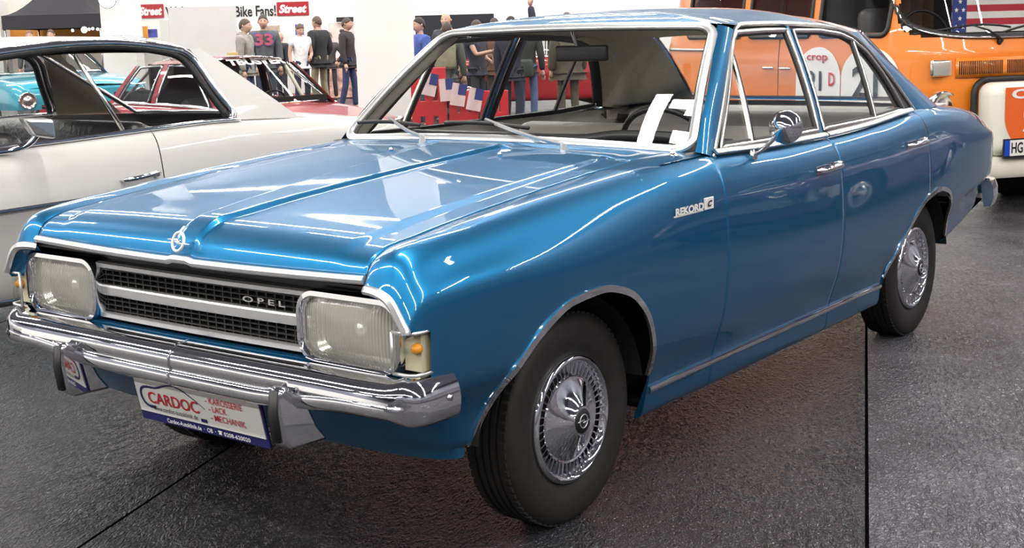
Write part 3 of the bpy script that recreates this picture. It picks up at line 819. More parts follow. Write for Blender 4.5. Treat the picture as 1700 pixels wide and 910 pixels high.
# ---- headlamps, side lamps
lensm = bpy.data.materials.new('ribbed lamp glass'); lensm.use_nodes = True
nt = lensm.node_tree; b = nt.nodes['Principled BSDF']; b.inputs['Base Color'].default_value = (.84, .81, .70, 1); b.inputs['Roughness'].default_value = .06
b.inputs['Coat Weight'].default_value = 1.0
tc = nt.nodes.new('ShaderNodeTexCoord'); wv = nt.nodes.new('ShaderNodeTexWave'); wv.bands_direction = 'Y'; wv.inputs['Scale'].default_value = 34; wv.inputs['Distortion'].default_value = .6
bpn = nt.nodes.new('ShaderNodeBump'); bpn.inputs['Strength'].default_value = .5; bpn.inputs['Distance'].default_value = .004
nt.links.new(tc.outputs['Object'], wv.inputs['Vector']); nt.links.new(wv.outputs['Fac'], bpn.inputs['Height']); nt.links.new(bpn.outputs[0], b.inputs['Normal'])
tr = nt.nodes.new('ShaderNodeBsdfTransparent'); mx = nt.nodes.new('ShaderNodeMixShader'); mx.inputs[0].default_value = .40
nt.links.new(tr.outputs[0], mx.inputs[1]); nt.links.new(b.outputs[0], mx.inputs[2]); nt.links.new(mx.outputs[0], nt.nodes['Material Output'].inputs[0])
M['lens'] = lensm
M['lampbase'] = pm('milky lamp base', (.62, .58, .44), .35)
M['clear'] = glass_mat('clear lamp lens', (.93, .92, .86))
def fillr(outline, fx, rings=8):
    V = []; F = []; n = len(outline)
    for k in range(rings): 
        q = 1 - k / rings
        V += [(fx(q), y * q, z * q) for y, z in outline]
    V.append((fx(0), 0, 0))
    for k in range(rings - 1): F += [(k * n + i, k * n + (i + 1) % n, (k + 1) * n + (i + 1) % n, (k + 1) * n + i) for i in range(n)]
    F += [((rings - 1) * n + i, (rings - 1) * n + (i + 1) % n, rings * n) for i in range(n)]
    return np.array(V), F
for s in (-1, 1):
    cy, cz_ = s * .588, .6645; org = np.array([-.700, cy, cz_])
    ol = rrect(.318, .156, .050, 8)
    V, F = fillr(ol, lambda q: .010 + .075 * (1 - q * q)); hl = part('headlight', V + org, F, M['reflector'])
    V, F = fillr(ol, lambda q: -.010 - .020 * (1 - q ** 2.5)); part('headlight_lens', V + org, F, M['lens'], hl)
    V, F = sweep([(-.006, y, z) for y, z in rrect(.330, .168, .054, 8)], None, prof=[(-.012, .008), (-.008, .020), (.004, .022), (.012, .010), (.012, -.016), (-.012, -.016)], closed=True, up=(-1, 0, 0)); part('headlight_rim', np.array(V) + org, F, M['chrome'], hl, sharp=40)
    bb = MB(); bb.add(*lathe([(.0, -.03), (.014, -.028), (.018, -.01), (.018, .03)], 16, 'x')); 
    V = np.array(bb.V) * [1, 1, 1]; part('headlight_bulb', V + org + [.045, 0, 0], bb.F, M['satin'], hl)
    # wrap-round side lamp
    yo = .826; P = [(-.668, yo - .002), (-.715, yo), (-.738, yo - .006), (-.747, yo - .022), (-.749, yo - .068)]
    G = [[(x, y * s, z) for x, y in P] for z in np.linspace(.592, .690, 5)]
    V, F = grid(np.array(G)); lamp = part('side_lamp', V, F, M['clear'], sharp=40)
    fr = MB()
    for z in (.591, .691): fr.tube([(x, y * s, z) for x, y in P], .0045, 8)
    for x, y in (P[0], P[-1]): fr.tube([(x, y * s, .591), (x, y * s, .691)], .0045, 8)
    part('side_lamp_frame', fr.V, fr.F, M['satin'], lamp)
    bk = MB(); bk.box((-.690, s * .790, .641), (.045, .052, .096)); part('side_lamp_base', bk.V, bk.F, M['lampbase'], lamp, smooth=False)
    bl = MB(); bl.tube([(-.712, s * .806, .650), (-.722, s * .808, .650), (-.732, s * .810, .650)], [.013, .014, .007], 12); part('side_lamp_bulb', bl.V, bl.F, M['amber'], lamp)
# ---- grille
gm = MB()
gm.box((-.672, 0, .667), (.010, .90, .165))
for y in np.linspace(-.44, .44, 27): gm.box((-.684, y, .667), (.016, .0035, .158))
for z in np.linspace(.594, .742, 11): gm.box((-.685, 0, z), (.018, .89, .0035))
M['grille'] = pm('dark grey grille mesh', (.020, .019, .018), .45)
o = gm.build('grille', M['grille'], car, smooth=False)
for v in o.data.vertices: v.co.x += CAR_SHIFT
grille = o
for z, h in ((.740, .016), (.668, .030), (.594, .017)):
    V, F = sweep([(-.696 - .008 * (1 - (y / .44) ** 2), y, z) for y in np.linspace(-.442, .442, 25)], None, prof=[(-h / 2, -.010), (h / 2, -.010), (h / 2, .004), (h * .35, .008), (-h * .35, .008), (-h / 2, .004)], up=(-1, 0, 0)); part('grille_bar', V, F, M['satin'], grille, sharp=40)
text('maker_lettering', 'OPEL', (-.709 + CAR_SHIFT, -.200, .6985), (0, -1, 0), (0, 0, 1), M['satin'], grille, height=.0155, width=.160, bold=.02, space=1.5)
# ---- front bumper
half = curve3([(-.625, .842), (-.69, .838), (-.738, .826), (-.768, .796), (-.782, .745), (-.787, .60), (-.789, .40), (-.791, .20), (-.792, 0)], 60)
half3 = half
path = np.array([(x, -y, 0) for x, y in half3] + [(x, y, 0) for x, y in half3[::-1][1:]])
bprof = [(.058, .574), (.022, .573), (.000, .562), (-.012, .542), (-.015, .523), (-.007, .513), (-.009, .506), (-.018, .498), (-.017, .474), (-.004, .462), (.03, .455), (.034, .468), (.008, .49), (.006, .545), (.05, .565)]
Vb = []; n = len(bprof); dd = np.concatenate([[0], np.cumsum(np.linalg.norm(np.diff(path, axis=0), axis=1))]); LT = dd[-1]
for i, p in enumerate(path):
    T = path[min(i + 1, len(path) - 1)] - path[max(i - 1, 0)]; T /= np.linalg.norm(T); sd = np.cross(T, [0, 0, 1])
    e = min(dd[i], LT - dd[i]); k = min(1, max(0, (e - .13) / .07)); k = k * k * (3 - 2 * k)    # the step in the face dies out round the corner
    for j, (a, z) in enumerate(bprof):
        flat = [.050, .022, .004, -.010, -.016, -.017, -.0172, -.017, -.013, -.004, .03, .034, .008, .006, .045][j]
        ay = min(1, max(0, (abs(p[1]) - .30) / .38)); ay = ay * ay * (3 - 2 * ay)
        zz = z + (.013 * (1 - k) if j < 5 or j > 12 else (.024 * ay * (.35 + .65 * k) if 6 <= j <= 11 else .012 * ay))
        aa = flat + (a - flat) * k
        Vb.append(p + sd * aa + [0, 0, zz])
Fb = [(i * n + j, i * n + (j + 1) % n, (i + 1) * n + (j + 1) % n, (i + 1) * n + j) for i in range(len(path) - 1) for j in range(n)] + [tuple(range(n)), tuple(range((len(path) - 1) * n + n - 1, (len(path) - 1) * n - 1, -1))]
bumper = part('front_bumper', Vb, Fb, M['chrome'], sharp=60)
jt = [(path[60][0] - .0, .0, 0)]
V, F = sweep([(-.792 + a + (-.0015 if i > 0 else 0), .0, z) for i, (a, z) in enumerate(bprof[:11])], .0035, 6, up=(0, 1, 0)); part('bumper_joint', V, F, M['chrome'], bumper)
for s in (-1, 1):
    prf = [(-.812, .528), (-.826, .536), (-.842, .520), (-.846, .47), (-.836, .395), (-.815, .372), (-.70, .372), (-.735, .42), (-.77, .50)]
    V, F = prism(prf, -.028, .028); V = np.array(V)
    V[:, 1] *= np.interp(V[:, 0], [-.85, -.80, -.70], [.62, 1.0, 1.35]); V = V + [0, s * .447, 0]
    ov = MB(); ov.add(V, F); o = part('overrider', ov.V, ov.F, M['chrome'], bumper, sharp=40, bev=.008)
    strip_ = MB(); strip_.tube([(x - .002, s * .447 , z) for x, z in ((-.840, .524), (-.848, .47), (-.838, .395))], None, prof=[(-.014, -.004), (.014, -.004), (.012, .005), (-.012, .005)], up=(-1, 0, 0)); part('overrider_rubber', strip_.V, strip_.F, M['rubber'], bumper)
    bt = MB(); bt.tube([(-.665, s * .846, .527), (-.665, s * .862, .527)], [.010, .007], 12); part('bumper_bolt', bt.V, bt.F, M['brushed'], bumper)
# ---- show plate under the bumper
pT, pB = np.array([-.745, 0, .449]), np.array([-.722, 0, .339])
pu = (pT - pB) / np.linalg.norm(pT - pB); pr_ = np.array([0, -1.0, 0]); pn = np.cross(pr_, pu)
pc = (pT + pB) / 2 + [0, -.018, 0]
PR = np.stack([pr_, pu, pn], 1)
hb = MB(); hb.box(pc - pu * .012 - pn * .004, (.530, .142, .008), PR); holder = part('show_plate', hb.V, hb.F, M['navy'], smooth=False, bev=.002)
pp = MB(); pp.box(pc + pu * .000, (.518, .108, .006), PR); part('plate_face', pp.V, pp.F, M['plate'], holder, smooth=False, bev=.001)
def pl(u, v, e=.0045): return pc + pr_ * u + pu * v + pn * e + [CAR_SHIFT, 0, 0]
text('plate_word', 'CARDOC', pl(-.207, -.021), pr_, pu, M['red'], holder, height=.036, width=.215, bold=.012)
text('plate_address', 'www.cardoc-autoklinik.de', pl(-.195, -.042), pr_, pu, M['ink'], holder, height=.0145, width=.190)
for t_, u, v, w_ in (('- KAROSSERIE', .045, .018, .148), ('- LACK', .052, -.006, .072), ('- MECHANIK', .053, -.032, .140)):
    text('plate_service', t_, pl(u, v), pr_, pu, M['red'], holder, height=.019, width=w_, bold=.005)
text('plate_footer', 'Cardoc-Autoklinik.de  ·  OB  ·', pl(-.150, -.0755, .001), pr_, pu, M['white'], holder, height=.0135, width=.205, bold=.012)
text('plate_footer', '0208-620020', pl(.088, -.0755, .001), pr_, pu, M['white'], holder, height=.0125, width=.105, bold=.012)
ph = MB(); ph.box(pl(.072, -.0715, .001) - [CAR_SHIFT, 0, 0], (.011, .0065, .0006), PR); ph.box(pl(.072, -.0650, .001) - [CAR_SHIFT, 0, 0], (.016, .0032, .0006), PR); ph.box(pl(.072, -.0672, .001) - [CAR_SHIFT, 0, 0], (.006, .004, .0005), PR)
part('plate_telephone', ph.V, ph.F, M['white'], holder, smooth=False)
swo = [(-.196, -.034), (-.225, -.027), (-.238, .000), (-.230, .020), (-.205, .028), (-.165, .030), (-.130, .040), (-.095, .047), (-.060, .043), (-.015, .024), (.022, .004), (.034, -.004)]
sw = curve3([pl(u, v) - [CAR_SHIFT, 0, 0] for u, v in swo], 50)
V, F = sweep(sw, [.0035] * 14 + list(np.linspace(.0035, .0008, 36)), None, prof=[(-1, -.15), (1, -.15), (1, .15), (-1, .15)], up=pn); part('plate_swoosh', V, F, M['navy'], holder)
for u_, v_, w_, h_ in ((-.196, -.033, .026, .009), (.020, -.040, .024, .010)):
    bx = MB(); bx.box(pl(u_, v_) - [CAR_SHIFT, 0, 0], (w_, h_, .001), PR); part('plate_block', bx.V, bx.F, M['navy'], holder, smooth=False)
# ---- bonnet badge, wing badge
e = MB(); a = np.linspace(0, 2 * PI, 40, endpoint=False)
eo = np.array([-.7465, 0, .846]); er = np.array([0, -1.0, 0]); eu = np.array([.30, 0, .95])
e.tube([eo + er * (.0225 * math.cos(q)) + eu * (.0255 * math.sin(q)) for q in a], .0042, 8, closed=True)
e.tube([eo + er * u + eu * v for u, v in ((-.046, .004), (-.006, .005), (.010, .000), (-.010, -.001), (.006, -.005), (.046, -.004))], [.0012, .0032, .0045, .0045, .0032, .0012], 8)
e.tube([eo + eu * .026, eo + eu * .040 + [.012, 0, 0]], [.004, .003], 8)
part('bonnet_emblem', e.V, e.F, M['badge'], hood)
by = -(secz(.5, .84) + .004)
bd = MB()
R_b = np.array([[1, 0, 0], [0, 1, 0], [0, 0, 1.0]])
bd.box((.465, by + .002, .8205), (.175, .004, .005)); bd.box((.585, by, .838), (.055, .006, .036))
badge = part('wing_badge', bd.V, bd.F, M['badge'], fenders[0], smooth=False, bev=.001)
text('badge_word', 'REKORD', (.378 + CAR_SHIFT, by, .8225), (1, 0, 0), (0, 0, 1), M['badge'], fenders[0], height=.024, width=.172, bold=.05, ext=.003)
text('badge_letter', 'C', (.570 + CAR_SHIFT, by - .004, .828), (1, 0, 0), (0, 0, 1), M['ink'], fenders[0], height=.020, width=.028, bold=.05, shear=.35, ext=.002)
# ---- wipers, aerial base, washers
def on_ws(px, py, off=.012):
    p0 = wb(0); nrm = np.cross([0, 1, 0], wt(0) - wb(0)); nrm /= np.linalg.norm(nrm)
    if nrm[0] > 0: nrm = -nrm
    d = ray(px, py); q = p0 + nrm * off; t_ = ((q - CAM_POS) @ nrm) / (d @ nrm); return CAM_POS + d * t_
for piv, (a_px, b_px, mid) in (((.540, -.36, .982), ((738, 203), (878, 212), (806, 198))), ((.565, .27, .990), ((594, 203), (697, 207), (645, 194)))):
    A, B_, Mi = on_ws(*a_px), on_ws(*b_px), on_ws(*mid, .022)
    wm = MB(); wm.tube([piv, np.array(piv) + [0, 0, .028]], [.014, .011], 14)
    wm.tube(curve3([np.array(piv) + [0, 0, .026], np.array(piv) + (Mi - np.array(piv)) * .3 + [-.004, 0, .012], Mi], 12), None, prof=[(-.006, -.004), (.006, -.004), (.004, .004), (-.004, .004)], up=(-.6, 0, .8))
    wip = part('wiper', wm.V, wm.F, M['satin'], sharp=40)
    wm = MB(); wm.tube(curve3([A, (A + B_) / 2 + [-.006, 0, .008], B_], 14), None, prof=[(-.006, -.006), (.006, -.006), (.004, .004), (-.004, .004)], up=(-.6, 0, .8)); part('wiper_blade', wm.V, wm.F, M['rubber'], wip)
ab = MB(); ab.add(np.array(lathe([(.017, 0), (.016, .006), (.010, .012), (.008, .020), (.006, .026), (.0, .030)], 16)[0]) + [.60, -.735, .974], lathe([(.017, 0), (.016, .006), (.010, .012), (.008, .020), (.006, .026), (.0, .030)], 16)[1])
part('aerial_base', ab.V, ab.F, M['chrome'], fenders[0])
for s in (-1, 1):
    nz = MB(); pz = np.array([.36, s * .235, hood_z(.36, .235)]); nz.tube([pz, pz + [0, 0, .012]], [.009, .006], 10); part('washer_jet', nz.V, nz.F, M['chrome'], hood)
for s in (-1, 1):
    vg = MB()
    for k in range(26): vg.box((.545, s * (.20 + .014 * k), .990 - .0006 * k), (.03, .005, .006))
    part('cowl_grille', vg.V, vg.F, M['cavity'], cowl, smooth=False)
# ---- door mirror
mb_ = np.array([.965, -.822, .948]); mc = np.array([1.00, -.925, 1.042])
mm = MB(); mm.tube([mb_, mb_ + [.0, -.012, .004]], [.022, .016], 16)
mm.tube(curve3([mb_ + [0, -.01, .004], mb_ + [.01, -.045, .03], mc + [-.02, .01, -.012]], 10), .0075, 10)
mir_ = part('door_mirror', mm.V, mm.F, M['chrome'], fdoor[0])
fw = np.array([.93, .36, -.05]); fw /= np.linalg.norm(fw)
dv, df = lathe([(0, -.042), (.018, -.038), (.040, -.020), (.052, -.004), (.056, .006), (.054, .010), (.050, .008)], 40)
s1 = np.cross(fw, [0, 0, 1]); s1 /= np.linalg.norm(s1); s2 = np.cross(s1, fw); RM = np.stack([s1, s2, fw], 1)
part('mirror_head', np.array(dv) @ RM.T + mc, df, M['chrome'], mir_, sharp=50)
V, F = lathe([(0, .007), (.051, .007)], 32); part('mirror_glass', np.array(V) @ RM.T + mc, F, M['chrome'], mir_)
# ---- rear bumper
half = [(3.56, .818), (3.66, .808), (3.74, .775), (3.782, .71), (3.795, .5), (3.80, 0)]; half = curve3(half, 30)
P = np.array([(x, -y, 0) for x, y in half] + [(x, y, 0) for x, y in half[::-1][1:]])
V, F = sweep(P[::-1], None, prof=[(.05, .588), (0, .585), (-.014, .55), (-.016, .50), (-.004, .462), (.03, .455)][::1], up=(0, 0, 1)); part('rear_bumper', V, F, M['chrome'], sharp=50)
for s in (-1, 1):
    lt = MB(); lt.box((3.772, s * .62, .72), (.03, .18, .16)); part('tail_lamp', lt.V, lt.F, M['red'], smooth=False, bev=.008)
# ---- cabin
def seat_bench(x, yy, name):
    b_ = rbox(name, (x + .27 + CAR_SHIFT, yy, .50), (.56, 1.28, .20), .06, M['seat'], car)
    rot = Matrix.Rotation(math.radians(14), 3, 'Y'); rbox('backrest', (x + .60 + CAR_SHIFT, yy, .74), (.16, 1.28, .50), .06, M['seat'], b_, rot=rot); return b_
seat_bench(1.02, 0, 'front_seat'); seat_bench(1.92, 0, 'rear_seat')
V, F = grid(np.array([[(2.60, y, .955), (2.72, y, .985), (3.15, y, .992)] for y in np.linspace(-.74, .74, 8)])); part('parcel_shelf', V, F, M['seat'], car)
V, F = grid(np.array([[(x, s_ * (.74 - .10 * ((x - 2.5) / .65) ** 2), .98), (x, s_ * .735, .70)] for s_ in (1,) for x in np.linspace(2.5, 3.15, 6)])); both('rear_side_lining', V, F, M['beige'])
dp_ = [(.66, .955), (.72, .978), (.90, .985), (1.00, .968), (1.03, .92), (1.02, .78), (.90, .62), (.60, .62)]
V, F = prism(dp_, -.73, .73); dash = part('dashboard', V, F, M['dash'], sharp=30, bev=.012)
V, F = sweep([(1.02, y, .975 + .02 * math.exp(-((y + .37) / .2) ** 4)) for y in np.linspace(-.72, .72, 40)], .022, 8, up=(0, 0, 1)); part('dashboard_roll', V, F, M['black'], dash)
sc_ = np.array([1.22, -.37, .915]); ax_ = np.array([.86, 0, .50]); ax_ /= np.linalg.norm(ax_); su = np.array([-.50, 0, .86])
st = MB(); a = np.linspace(0, 2 * PI, 48, endpoint=False); st.tube([sc_ + np.array([0, 1, 0]) * (.20 * math.cos(q)) + su * (.20 * math.sin(q)) for q in a], .0115, 10, closed=True)
wheel_s = part('steering_wheel', st.V, st.F, M['black'])
st = MB()
for q in (.12, PI - .12): st.tube([sc_ - ax_ * .03, sc_ + np.array([0, 1, 0]) * (.198 * math.cos(q)) - su * (.198 * math.sin(q) * .5)], [.016, .009], 8)
st.tube([sc_ - ax_ * .25, sc_ - ax_ * .02, sc_], [.03, .04, .035], 14); part('steering_hub', st.V, st.F, M['black'], wheel_s)
im = rbox('rear_view_mirror', (1.16 + CAR_SHIFT, -.02, 1.288), (.022, .235, .060), .010, M['black'], car)
st = MB(); st.tube(curve3([(1.165, -.0, 1.305), (1.14, .0, 1.345), (1.125, .0, 1.385)], 8), .006, 8); part('mirror_stem', st.V, st.F, M['chrome'], im)

# ================================================================== OTHER CARS OF THE SHOW
def saloon(name, label, loc, rz, P, cat='car', group=None):
    """a whole car from its proportions; front at -x, children of one Empty at its middle"""
    root = empty(name, loc, rz); tag(root, label, cat, group)
    L, W = P['L'], P['W']; ox = -L / 2; PM, CH = P['paint'], M['chrome']
    Zc = pchip(P['zx'], P['zz'], .05); lo = P.get('zl', .24)
    Ym = pchip([0, .12, .5, 1.2, L - 1.0, L - .3, L], [W * .90, W * .955, W * .985, W, W, W * .97, W * .90], .05)
    tuck = P.get('tuck', .07); zmx = P.get('zmax', .68); inset = P.get('inset', .075)
    FA, RA, wr = P['fa'], P['ra'], P.get('wr', .31)
    def S(x, n=30):
        Z, Y = float(Zc(x)), float(Ym(x)); zm = min(zmx, lo + .6 * (Z - lo)); c = Y - inset
        Q = np.array([[Y - tuck - .03, lo - .01], [Y - tuck, lo + .01], [Y - tuck * .55, lo + .12], [Y - .012, zm - .05], [Y, zm], [Y - .010, zm + .4 * (Z - zm)], [c + .04, Z - .045], [c, Z - .004], [c - .05, Z + .002]])
        return natspline(np.array([0, .3, 1, 2, 2.4, 3.1, 4, 4.5, 5.]), Q, np.linspace(0, 5, n))
    def sub(n_, V, F, m, par=root, **k): return mk(n_, np.asarray(V, float) + [ox, 0, 0], F, m, par, **k)
    def arch(x):
        for a in (FA, RA):
            r = wr + .075
            if abs(x - a) < r: return .02 + wr + math.sqrt(max(0, r * r - (x - a) ** 2)) * .97 - .02
        return None
    def side(x0, x1, nm, d=None):
        xs = set(np.linspace(x0, x1, 30))
        for a in (FA, RA):
            for q in np.linspace(0, PI, 26):
                v = a - (wr + .075) * math.cos(q)
                if x0 < v < x1: xs.add(v)
        G = []
        for x in sorted(xs):
            T = S(x, 160); t = np.linspace(0, 5, 160); k = int(np.argmax(T[:, 1])); a = arch(x)
            l_ = float(np.interp(a, T[:k, 1], t[:k])) if a and a > lo else 0.0
            tq = np.linspace(l_, 5, 26); G.append(np.stack([np.full(26, x), np.interp(tq, t, T[:, 0]), np.interp(tq, t, T[:, 1])], -1))
        V, F = grid(np.array(G)); out = []
        for s in (-1, 1):
            VV = V * [1, s, 1]; out.append(sub(nm, VV, orient(VV, F, (0, s, 0)), PM, sharp=60))
        return out
    cuts = P['cuts']; e = .003
    fr = side(0, cuts[0] - e, 'front_fender')
    doors = [side(cuts[i] + e, cuts[i + 1] - e, 'door') for i in range(len(cuts) - 1)]
    rr = side(cuts[-1] + e, L, 'rear_fender')
    # ends
    for x, sg, nm in ((0, -1, 'front_panel'), (L, 1, 'tail_panel')):
        T = S(x, 30); R1 = [(x, y, z) for y, z in T] + [(x, -y, z) for y, z in T[::-1]]
        R2_ = [(x + sg * .03, y * .95, .5 + (z - .5) * .93) for _, y, z in R1]; n = len(R1)
        sub(nm, R1 + R2_, [(i, (i + 1) % n, n + (i + 1) % n, n + i) for i in range(n)] + [tuple(range(n, 2 * n))], PM, sharp=50)
    # bonnet and boot
    wb0, wt0, rt0, rb0 = P['cabin']
    cr = P.get('crown', .03)
    for a, b, nm in ((0, wb0 + .02, 'hood'), (rb0 - .04, L, 'trunk_lid')):
        G = []
        for x in np.linspace(a, b, 24):
            Y = float(Ym(x)) - inset - .045; Z = float(Zc(x))
            G.append([(x, y, Z + .002 + cr * (1 - (abs(y) / Y) ** 2.2)) for y in np.linspace(-Y, Y, 25)])
        V, F = grid(np.array(G)); sub(nm, V, orient(V, F, (0, 0, 1)), PM)
    # roof and pillars
    zr, yr = P['zr'], P['yr']; zb_ = lambda x: float(Zc(x)) + .004; yb_ = lambda x: float(Ym(x)) - inset - .004
    def roof_pt(u, v):
        x = wt0 + (rt0 - wt0) * u; yy = yr * (1 - .04 * abs(2 * u - 1) ** 3)
        edge = zr - .065 - .02 * abs(2 * u - 1) ** 2
        return (x - .03 * (1 - v * v) * (1 if u < .5 else -1) * abs(2 * u - 1), yy * v, edge + (.065 + .0 * u) * (1 - abs(v) ** 2.6))
    G = [[roof_pt(u, v) for v in np.linspace(-1, 1, 33)] for u in np.linspace(0, 1, 24)]
    V, F = grid(np.array(G)); roof_ = sub('roof', V, orient(V, F, (0, 0, 1)), P.get('roofmat', PM))
    sub('headlining', np.array(V) * [1, .97, 1] - [0, 0, .025], F, M.get('lining', M['beige']), roof_)
    pil = P['pillars']      # list of (x_bottom0, x_top0, x_top1, x_bottom1)
    ztop = lambda x: roof_pt(min(1, max(0, (x - wt0) / (rt0 - wt0))), 1)[2]
    for xb0, xt0, xt1, xb1 in pil:
        for s in (-1, 1):
            G = []
            for k in np.linspace(0, 1, 10):
                a = np.array([xb0 + (xt0 - xb0) * k, yb_(xb0) + (yr - yb_(xb0)) * k + .012 * math.sin(PI * k), zb_(xb0) + (ztop(xt0) - zb_(xb0)) * k])
                bend = P.get('bend', .0) * math.sin(PI * k) if xb1 > 1.05 * xb0 + .3 else 0
                b = np.array([xb1 + (xt1 - xb1) * k - bend, yb_(xb1) + (yr - yb_(xb1)) * k + .012 * math.sin(PI * k), zb_(xb1) + (ztop(xt1) - zb_(xb1)) * k])
                G.append([a + (b - a) * q for q in np.linspace(0, 1, 6)])
            G = np.array(G); V, F = grid(G * [1, s, 1]); sub('pillar', V, orient(V, F, (0, s, 0)), PM, roof_)
            V, F = grid(G * [1, s, 1] + [0, -s * .03, 0]); sub('pillar_lining', V, F, M.get('lining', M['beige']), roof_)
    # glass
    ga = P.get('glass', M['glass'])
    def pane(nm, x0, x1, z0, y0, y1, bow):
        G = []
        for k in np.linspace(0, 1, 8):
            G.append([(x0 + (x1 - x0) * k + bow * (v * v), (y0 + (y1 - y0) * k) * v, z0 + (roof_pt(0 if bow > 0 else 1, 0)[2] - .065 * abs(v) ** 2.6 - z0) * k) for v in np.linspace(-1, 1, 17)])
        G = np.array(G); V, F = grid(G); o = sub(nm, V, F, ga)
        loop = np.concatenate([G[0], G[1:, -1], G[-1][::-1][1:], G[::-1, 0][1:-1]])
        V, F = sweep(loop, .014, 6, closed=True); sub(nm + '_trim', V, F, CH, o); return o
    ws = pane('windshield', wb0, wt0, zb_(wb0) + cr, yb_(wb0) - .03, yr * .94, .10)
    pane('rear_window', rb0, rt0, zb_(rb0) + cr * .5, yb_(rb0) - .12, yr * .88, -.10)
    for xb0, xt0, xt1, xb1 in P['windows']:
        for s in (-1, 1):
            def sp(x, k, o=0): return np.array([x, (yb_(x) + (yr - yb_(x)) * k + .012 * math.sin(PI * k) + o) * s, zb_(x) + .012 + (ztop(x) - .03 - zb_(x)) * k])
            G = [[sp((xb0 + (xt0 - xb0) * k) * (1 - q) + (xb1 + (xt1 - xb1) * k) * q, k, -.008) for q in np.linspace(0, 1, 8)] for k in np.linspace(0, 1, 8)]
            G = np.array(G); V, F = grid(G); sub('window_glass', V, F, ga, roof_)
            if not P.get('frameless'):
                loop = np.concatenate([G[0], G[1:, -1], G[-1][::-1][1:], G[::-1, 0][1:-1]]) + [0, s * .010, 0]
                V, F = sweep(loop, .011, 6, closed=True); sub('window_trim', V, F, P.get('frame', CH), roof_)
    for s in (-1, 1):
        bl_ = [(x, s * (float(Ym(x)) - inset + .006), float(Zc(x)) + .006) for x in np.linspace(P['pillars'][0][0], pil[-1][0] + .02, 40)]
        V, F = sweep(bl_, .011, 6); sub('belt_moulding', V, F, CH)
    # cabin
    fl_ = MB(); fl_.box(((wb0 + rb0) / 2, 0, .28), (rb0 - wb0 + .2, 2 * W - .3, .03)); fl_.box((wb0 + .06, 0, .55), (.03, 2 * W - .34, .55)); fl_.box((rb0 - .06, 0, .58), (.03, 2 * W - .34, .6))
    sub('floor_pan', fl_.V, fl_.F, M['dark'], smooth=False)
    ub_ = MB()
    for a in (FA, RA): ub_.box((a, 0, .36), (2 * wr + .3, 2 * W - .62, .42))
    ub_.box((L / 2, 0, .27), (L - .5, 2 * W - .36, .06)); sub('underbody', ub_.V, ub_.F, M['dark'], smooth=False)
    sm = P.get('seat', M['dash'])
    for x in P['seats']:
        zt = P.get('seat_top', float(Zc(x)) + .0)
        q = rbox('seat', (ox + x, 0, .45), (.52, 2 * W - .50, .22), .06, sm, root)
        rbox('backrest', (ox + x + .30, 0, (zt + .45) / 2), (.17, 2 * W - .52, zt - .45), .07, sm, q, rot=Matrix.Rotation(.18, 3, 'Y'))
    d_ = MB(); d_.add(*prism([(wb0 + .05, zb_(wb0) - .02), (wb0 + .42, zb_(wb0) + .005), (wb0 + .46, zb_(wb0) - .2), (wb0 + .05, zb_(wb0) - .3)], -yb_(wb0) + .05, yb_(wb0) - .05)); sub('dashboard', d_.V, d_.F, M['dash'], smooth=False)
    a = np.linspace(0, 2 * PI, 30, endpoint=False); c0 = np.array([wb0 + .62, -W * .42, zb_(wb0) - .03]); V, F = sweep([c0 + np.array([0, 1, 0]) * .19 * math.cos(q) + np.array([-.45, 0, .85]) * .19 * math.sin(q) for q in a], .011, 8, closed=True); sub('steering_wheel', V, F, M['black'])
    # wheels
    for ax in (FA, RA):
        for s in (-1, 1):
            ty = mk('wheel', np.array(lathe(tprof, 48, 'y')[0]) * [wr / .303, s, wr / .303], lathe(tprof, 48, 'y')[1], M['tyre'], root, sharp=40); ty.location = (ax + ox, s * (W - .13), wr - .003)
            hc = lathe([(.19, .055), (.185, .075), (.16, .07), (.12, .08), (.07, .10), (0, .105)], 36, 'y'); mk('hubcap', np.array(hc[0]) * [1, s, 1], hc[1], CH, ty)
    # bumpers and lamps
    for x, sg, nm in ((0, -1, 'front_bumper'), (L, 1, 'rear_bumper')):
        pth = curve3([(x - sg * .32, -W * .985, 0), (x - sg * .06, -W * .965, 0), (x + sg * .06, -W * .82, 0), (x + sg * .10, 0, 0), (x + sg * .06, W * .82, 0), (x - sg * .06, W * .965, 0), (x - sg * .32, W * .985, 0)], 50)
        V, F = sweep(pth + [0, 0, P.get('zbump', .48)], None, prof=[(-sg * .04 * -1, .07), (-.012 * -sg, .055), (0, .02), (0, -.02), (-.012 * -sg, -.055), (.04 * sg, -.07)], up=(0, 0, 1)); sub(nm, V, F, CH, sharp=50)
    for y in P.get('lamps', ()):
        for s in (-1, 1):
            c = np.array([-.02, s * y, P['zlamp']]); V, F = lathe([(.10, -.02), (.098, -.05), (.088, -.055), (.084, -.04), (.05, -.058), (0, -.065)], 28, 'x'); o = sub('headlight', np.array(V) + c, F, M['reflector'])
            V, F = lathe([(.105, .0), (.106, -.05), (.098, -.062), (.088, -.05)], 28, 'x'); sub('headlight_rim', np.array(V) + c, F, CH, o)
    if P.get('grille'):
        gb = MB(); yg_, z0_, z1_ = P['grille']; gb.box((-.02, 0, (z0_ + z1_) / 2), (.03, 2 * yg_, z1_ - z0_)); g_ = sub('grille', gb.V, gb.F, M['black'], smooth=False)
        for z in np.linspace(z0_ + .02, z1_ - .02, 5):
            gb = MB(); gb.box((-.042, 0, z), (.02, 2 * yg_, .012)); sub('grille_bar', gb.V, gb.F, CH, g_, smooth=False)
